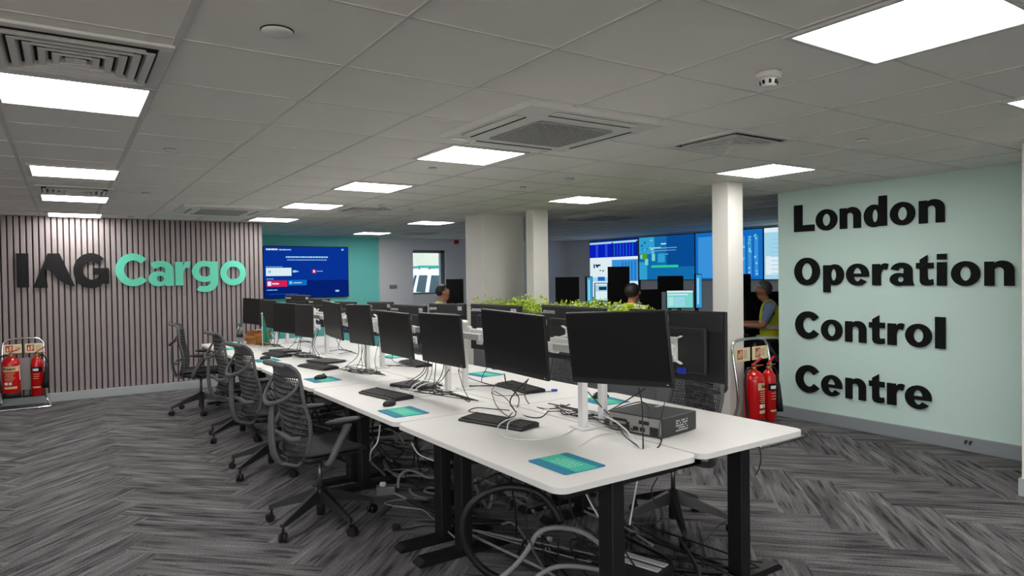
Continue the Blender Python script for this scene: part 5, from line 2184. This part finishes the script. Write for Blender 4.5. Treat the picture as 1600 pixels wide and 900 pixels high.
cable([on_z(u, v, .012) for (u, v) in ((1040, 899), (1062, 880), (1088, 858), (1104, 842), (1122, 822), (1140, 811), (1160, 800))], .003, 'cable_black', 'thin black cable across the carpet by the planter-side chair base', NF)
cable([dk(1186, 696, .71), dk(1189, 715, .66), dk(1186, 732, .60), dk(1180, 742, .55)], .003, 'cable_black', 'thin black cable hanging below the outer desk corner', NF)
cable([at_depth(1002, 722, 2.95), at_depth(995, 755, 2.95), at_depth(986, 806, 2.95), at_depth(984, 820, 2.95)], .004, 'cable_white', 'white cable hanging beside the front desk leg', NF)
cable([at_depth(914, 768, 3.1), at_depth(925, 790, 3.1), at_depth(940, 815, 3.1), at_depth(950, 830, 3.1)], .004, 'cable_white', 'white cable slanting towards the front desk leg', NF)
cable([at_depth(1028, 745, 3.0), at_depth(1018, 765, 3.0), at_depth(1022, 782, 3.0), at_depth(1035, 800, 3.0), at_depth(1028, 815, 3.0), at_depth(995, 816, 3.0), at_depth(984, 808, 3.0)], .003, 'cable_black', 'thin black cable looped in front of the planter-side chair', NF)
cable([at_depth(830, 766, 3.2), at_depth(823, 795, 3.2), at_depth(824, 830, 3.2), at_depth(832, 855, 3.2)], .003, 'cable_black', 'thin black cable hanging inside the thick hose loop', NF)
cable([at_depth(828, 770, 3.25), at_depth(835, 795, 3.25), at_depth(840, 806, 3.25)], .003, 'cable_black', 'short black cable end inside the thick hose loop', NF)
cable([at_depth(755, 800, 3.5), at_depth(765, 785, 3.5), at_depth(790, 777, 3.5), at_depth(815, 778, 3.5), at_depth(823, 783, 3.5)], .003, 'cable_black', 'thin black cable bowed inside the thick hose loop', NF)
cable([at_depth(888, 760, 3.3), at_depth(893, 800, 3.3), at_depth(905, 815, 3.3), at_depth(935, 840, 3.3), at_depth(946, 862, 3.3)], .004, 'cable_black', 'black cable sweeping down behind the front desk leg', NF)
cable([on_z(620, 828, .012), on_z(640, 826, .008), on_z(660, 822, .008), on_z(682, 822, .008)], .004, 'cable_black', 'black mains lead with a plug lying on the carpet', NF)
t = thing('mains_plug', 'black mains plug lying on the carpet near the second desk foot', 'plug', on_z(619, 829, .0))
MB().box((0, 0, .022), (.045, .05, .038), bevel=.01).build('body', M['rubber'], t)
b = MB()
for s in (-1, 1):
    b.box((-.03, s * .011, .022), (.02, .004, .007))
b.box((-.03, 0, .036), (.022, .007, .004))
b.build('pin', M['brass'], t)
t = thing('junction_box', 'small grey metal junction box on the carpet under the second desk', 'junction box', on_z(603, 772, 0), R(-25))
MB().box((0, 0, .03), (.13, .08, .058), bevel=.004).build('body', M['steel'], t)
MB().lathe([(.022, .058), (.024, .075), (.018, .085)], c=(-.02, 0, 0)).build('gland', M['cable_white'], t)
cable([on_z(615, 770, .03), on_z(632, 778, .015), on_z(655, 786, .012), on_z(680, 794, .012), on_z(700, 796, .012)], .009, 'cable_grey', 'grey conduit leaving the junction box under the second desk', NF, seg=9, name='cable_conduit')
cable([on_z(640, 764, .02), on_z(645, 772, .015), on_z(665, 778, .012), on_z(690, 775, .012), on_z(664, 768, .02), on_z(672, 762, .02), on_z(700, 764, .015)], .009, 'cable_grey', 'grey conduit folded in an S under the second desk', NF, seg=9, name='cable_conduit')
cable([at_depth(622, 762, 4.7), at_depth(624, 745, 4.7), at_depth(636, 735, 4.7), at_depth(652, 738, 4.7), at_depth(668, 746, 4.7), at_depth(690, 745, 4.7)], .010, 'cable_grey', 'grey conduit hump under the second desk behind the nearest chair', NF, seg=9, name='cable_conduit')
cable([at_depth(594, 664, 4.3), at_depth(590, 690, 4.3), at_depth(580, 705, 4.3), at_depth(578, 720, 4.4)], .005, 'cable_white', 'pale cable hanging from the second desk edge by the nearest chair', NF)
cable([at_depth(643, 692, 4.1), at_depth(655, 710, 4.1), at_depth(680, 720, 4.1), at_depth(705, 722, 4.1)], .005, 'cable_white', 'pale cable sagging from the power strip under the second desk', NF)
t = thing('power_strip', 'white socket strip fixed under the second desk edge', 'power strip', D(1.62, .16, DZ - .027), DYAW)
MB().box((0, .06, -.025), (.05, .22, .04), bevel=.006).build('body', M['steel'], t)
b = MB()
for k in range(4):
    b.box((-.026, -.01 + .05 * k, -.025), (.004, .032, .026), bevel=.002, seg=1)
b.build('socket', M['sticker'], t)
rr = random.Random(77)
for i in range(5):
    for k in range(9):
        a0 = DL * i + rr.uniform(.1, 1.3)
        b0 = rr.uniform(.45, 1.2)
        pts = [D(a0 + rr.uniform(-.5, .5), b0 + rr.uniform(-.25, .25), .012 + rr.random() * .05) for _ in range(6)]
        m_ = 'cable_grey' if k % 4 == 0 else 'cable_black'
        cable(pts, rr.choice([.005, .008, .011]), m_, '%s cable tangled on the carpet under the %s desk' % ('grey' if m_ == 'cable_grey' else 'black', NTH[i]), 'tangled %s cables under the %s desk' % ('grey' if m_ == 'cable_grey' else 'black', NTH[i]))
    for k in range(3):
        a0 = DL * i + rr.uniform(.3, 1.2)
        b0 = rr.uniform(.5, .75)
        pts = [D(a0, b0, DZ - .12), D(a0 + rr.uniform(-.1, .1), b0, .45), D(a0 + rr.uniform(-.15, .15), b0 + .05, .2), D(a0 + rr.uniform(-.3, .3), b0 + .1, .02), D(a0 + rr.uniform(-.5, .5), b0 + .1, .012)]
        cable(pts, .005, 'cable_black', 'black cable hanging from the tray under the %s desk' % NTH[i], 'hanging cables under the %s desk' % NTH[i])
t = thing('socket_box', 'black open box with pale socket strips on the carpet by the front desk leg', 'box', on_z(1000, 905, 0) + Vector((0, 0, 0)), DYAW + R(15))
MB().box((0, 0, .045), (.16, .30, .088), bevel=.005).build('body', M['black_plastic'], t)
b = MB()
for s in (-1, 1):
    b.box((s * .035, 0, .0905), (.045, .26, .006), bevel=.002)
b.build('socket_strip', M['cable_white'], t)
for (u, v) in ((843, 824), (858, 833), (857, 846)):
    t = thing('white_plug', 'pale connector lying among the cables under the near desk', 'plug', on_z(u, v + 14, 0), R(40), 'pale connectors under the near desk')
    MB().box((0, 0, .012), (.05, .03, .022), bevel=.004).build('body', M['cable_white'], t)
    MB().box((.03, 0, .012), (.012, .02, .014), bevel=.002).build('tip', M['steel'], t)
bpy.context.view_layer.update()
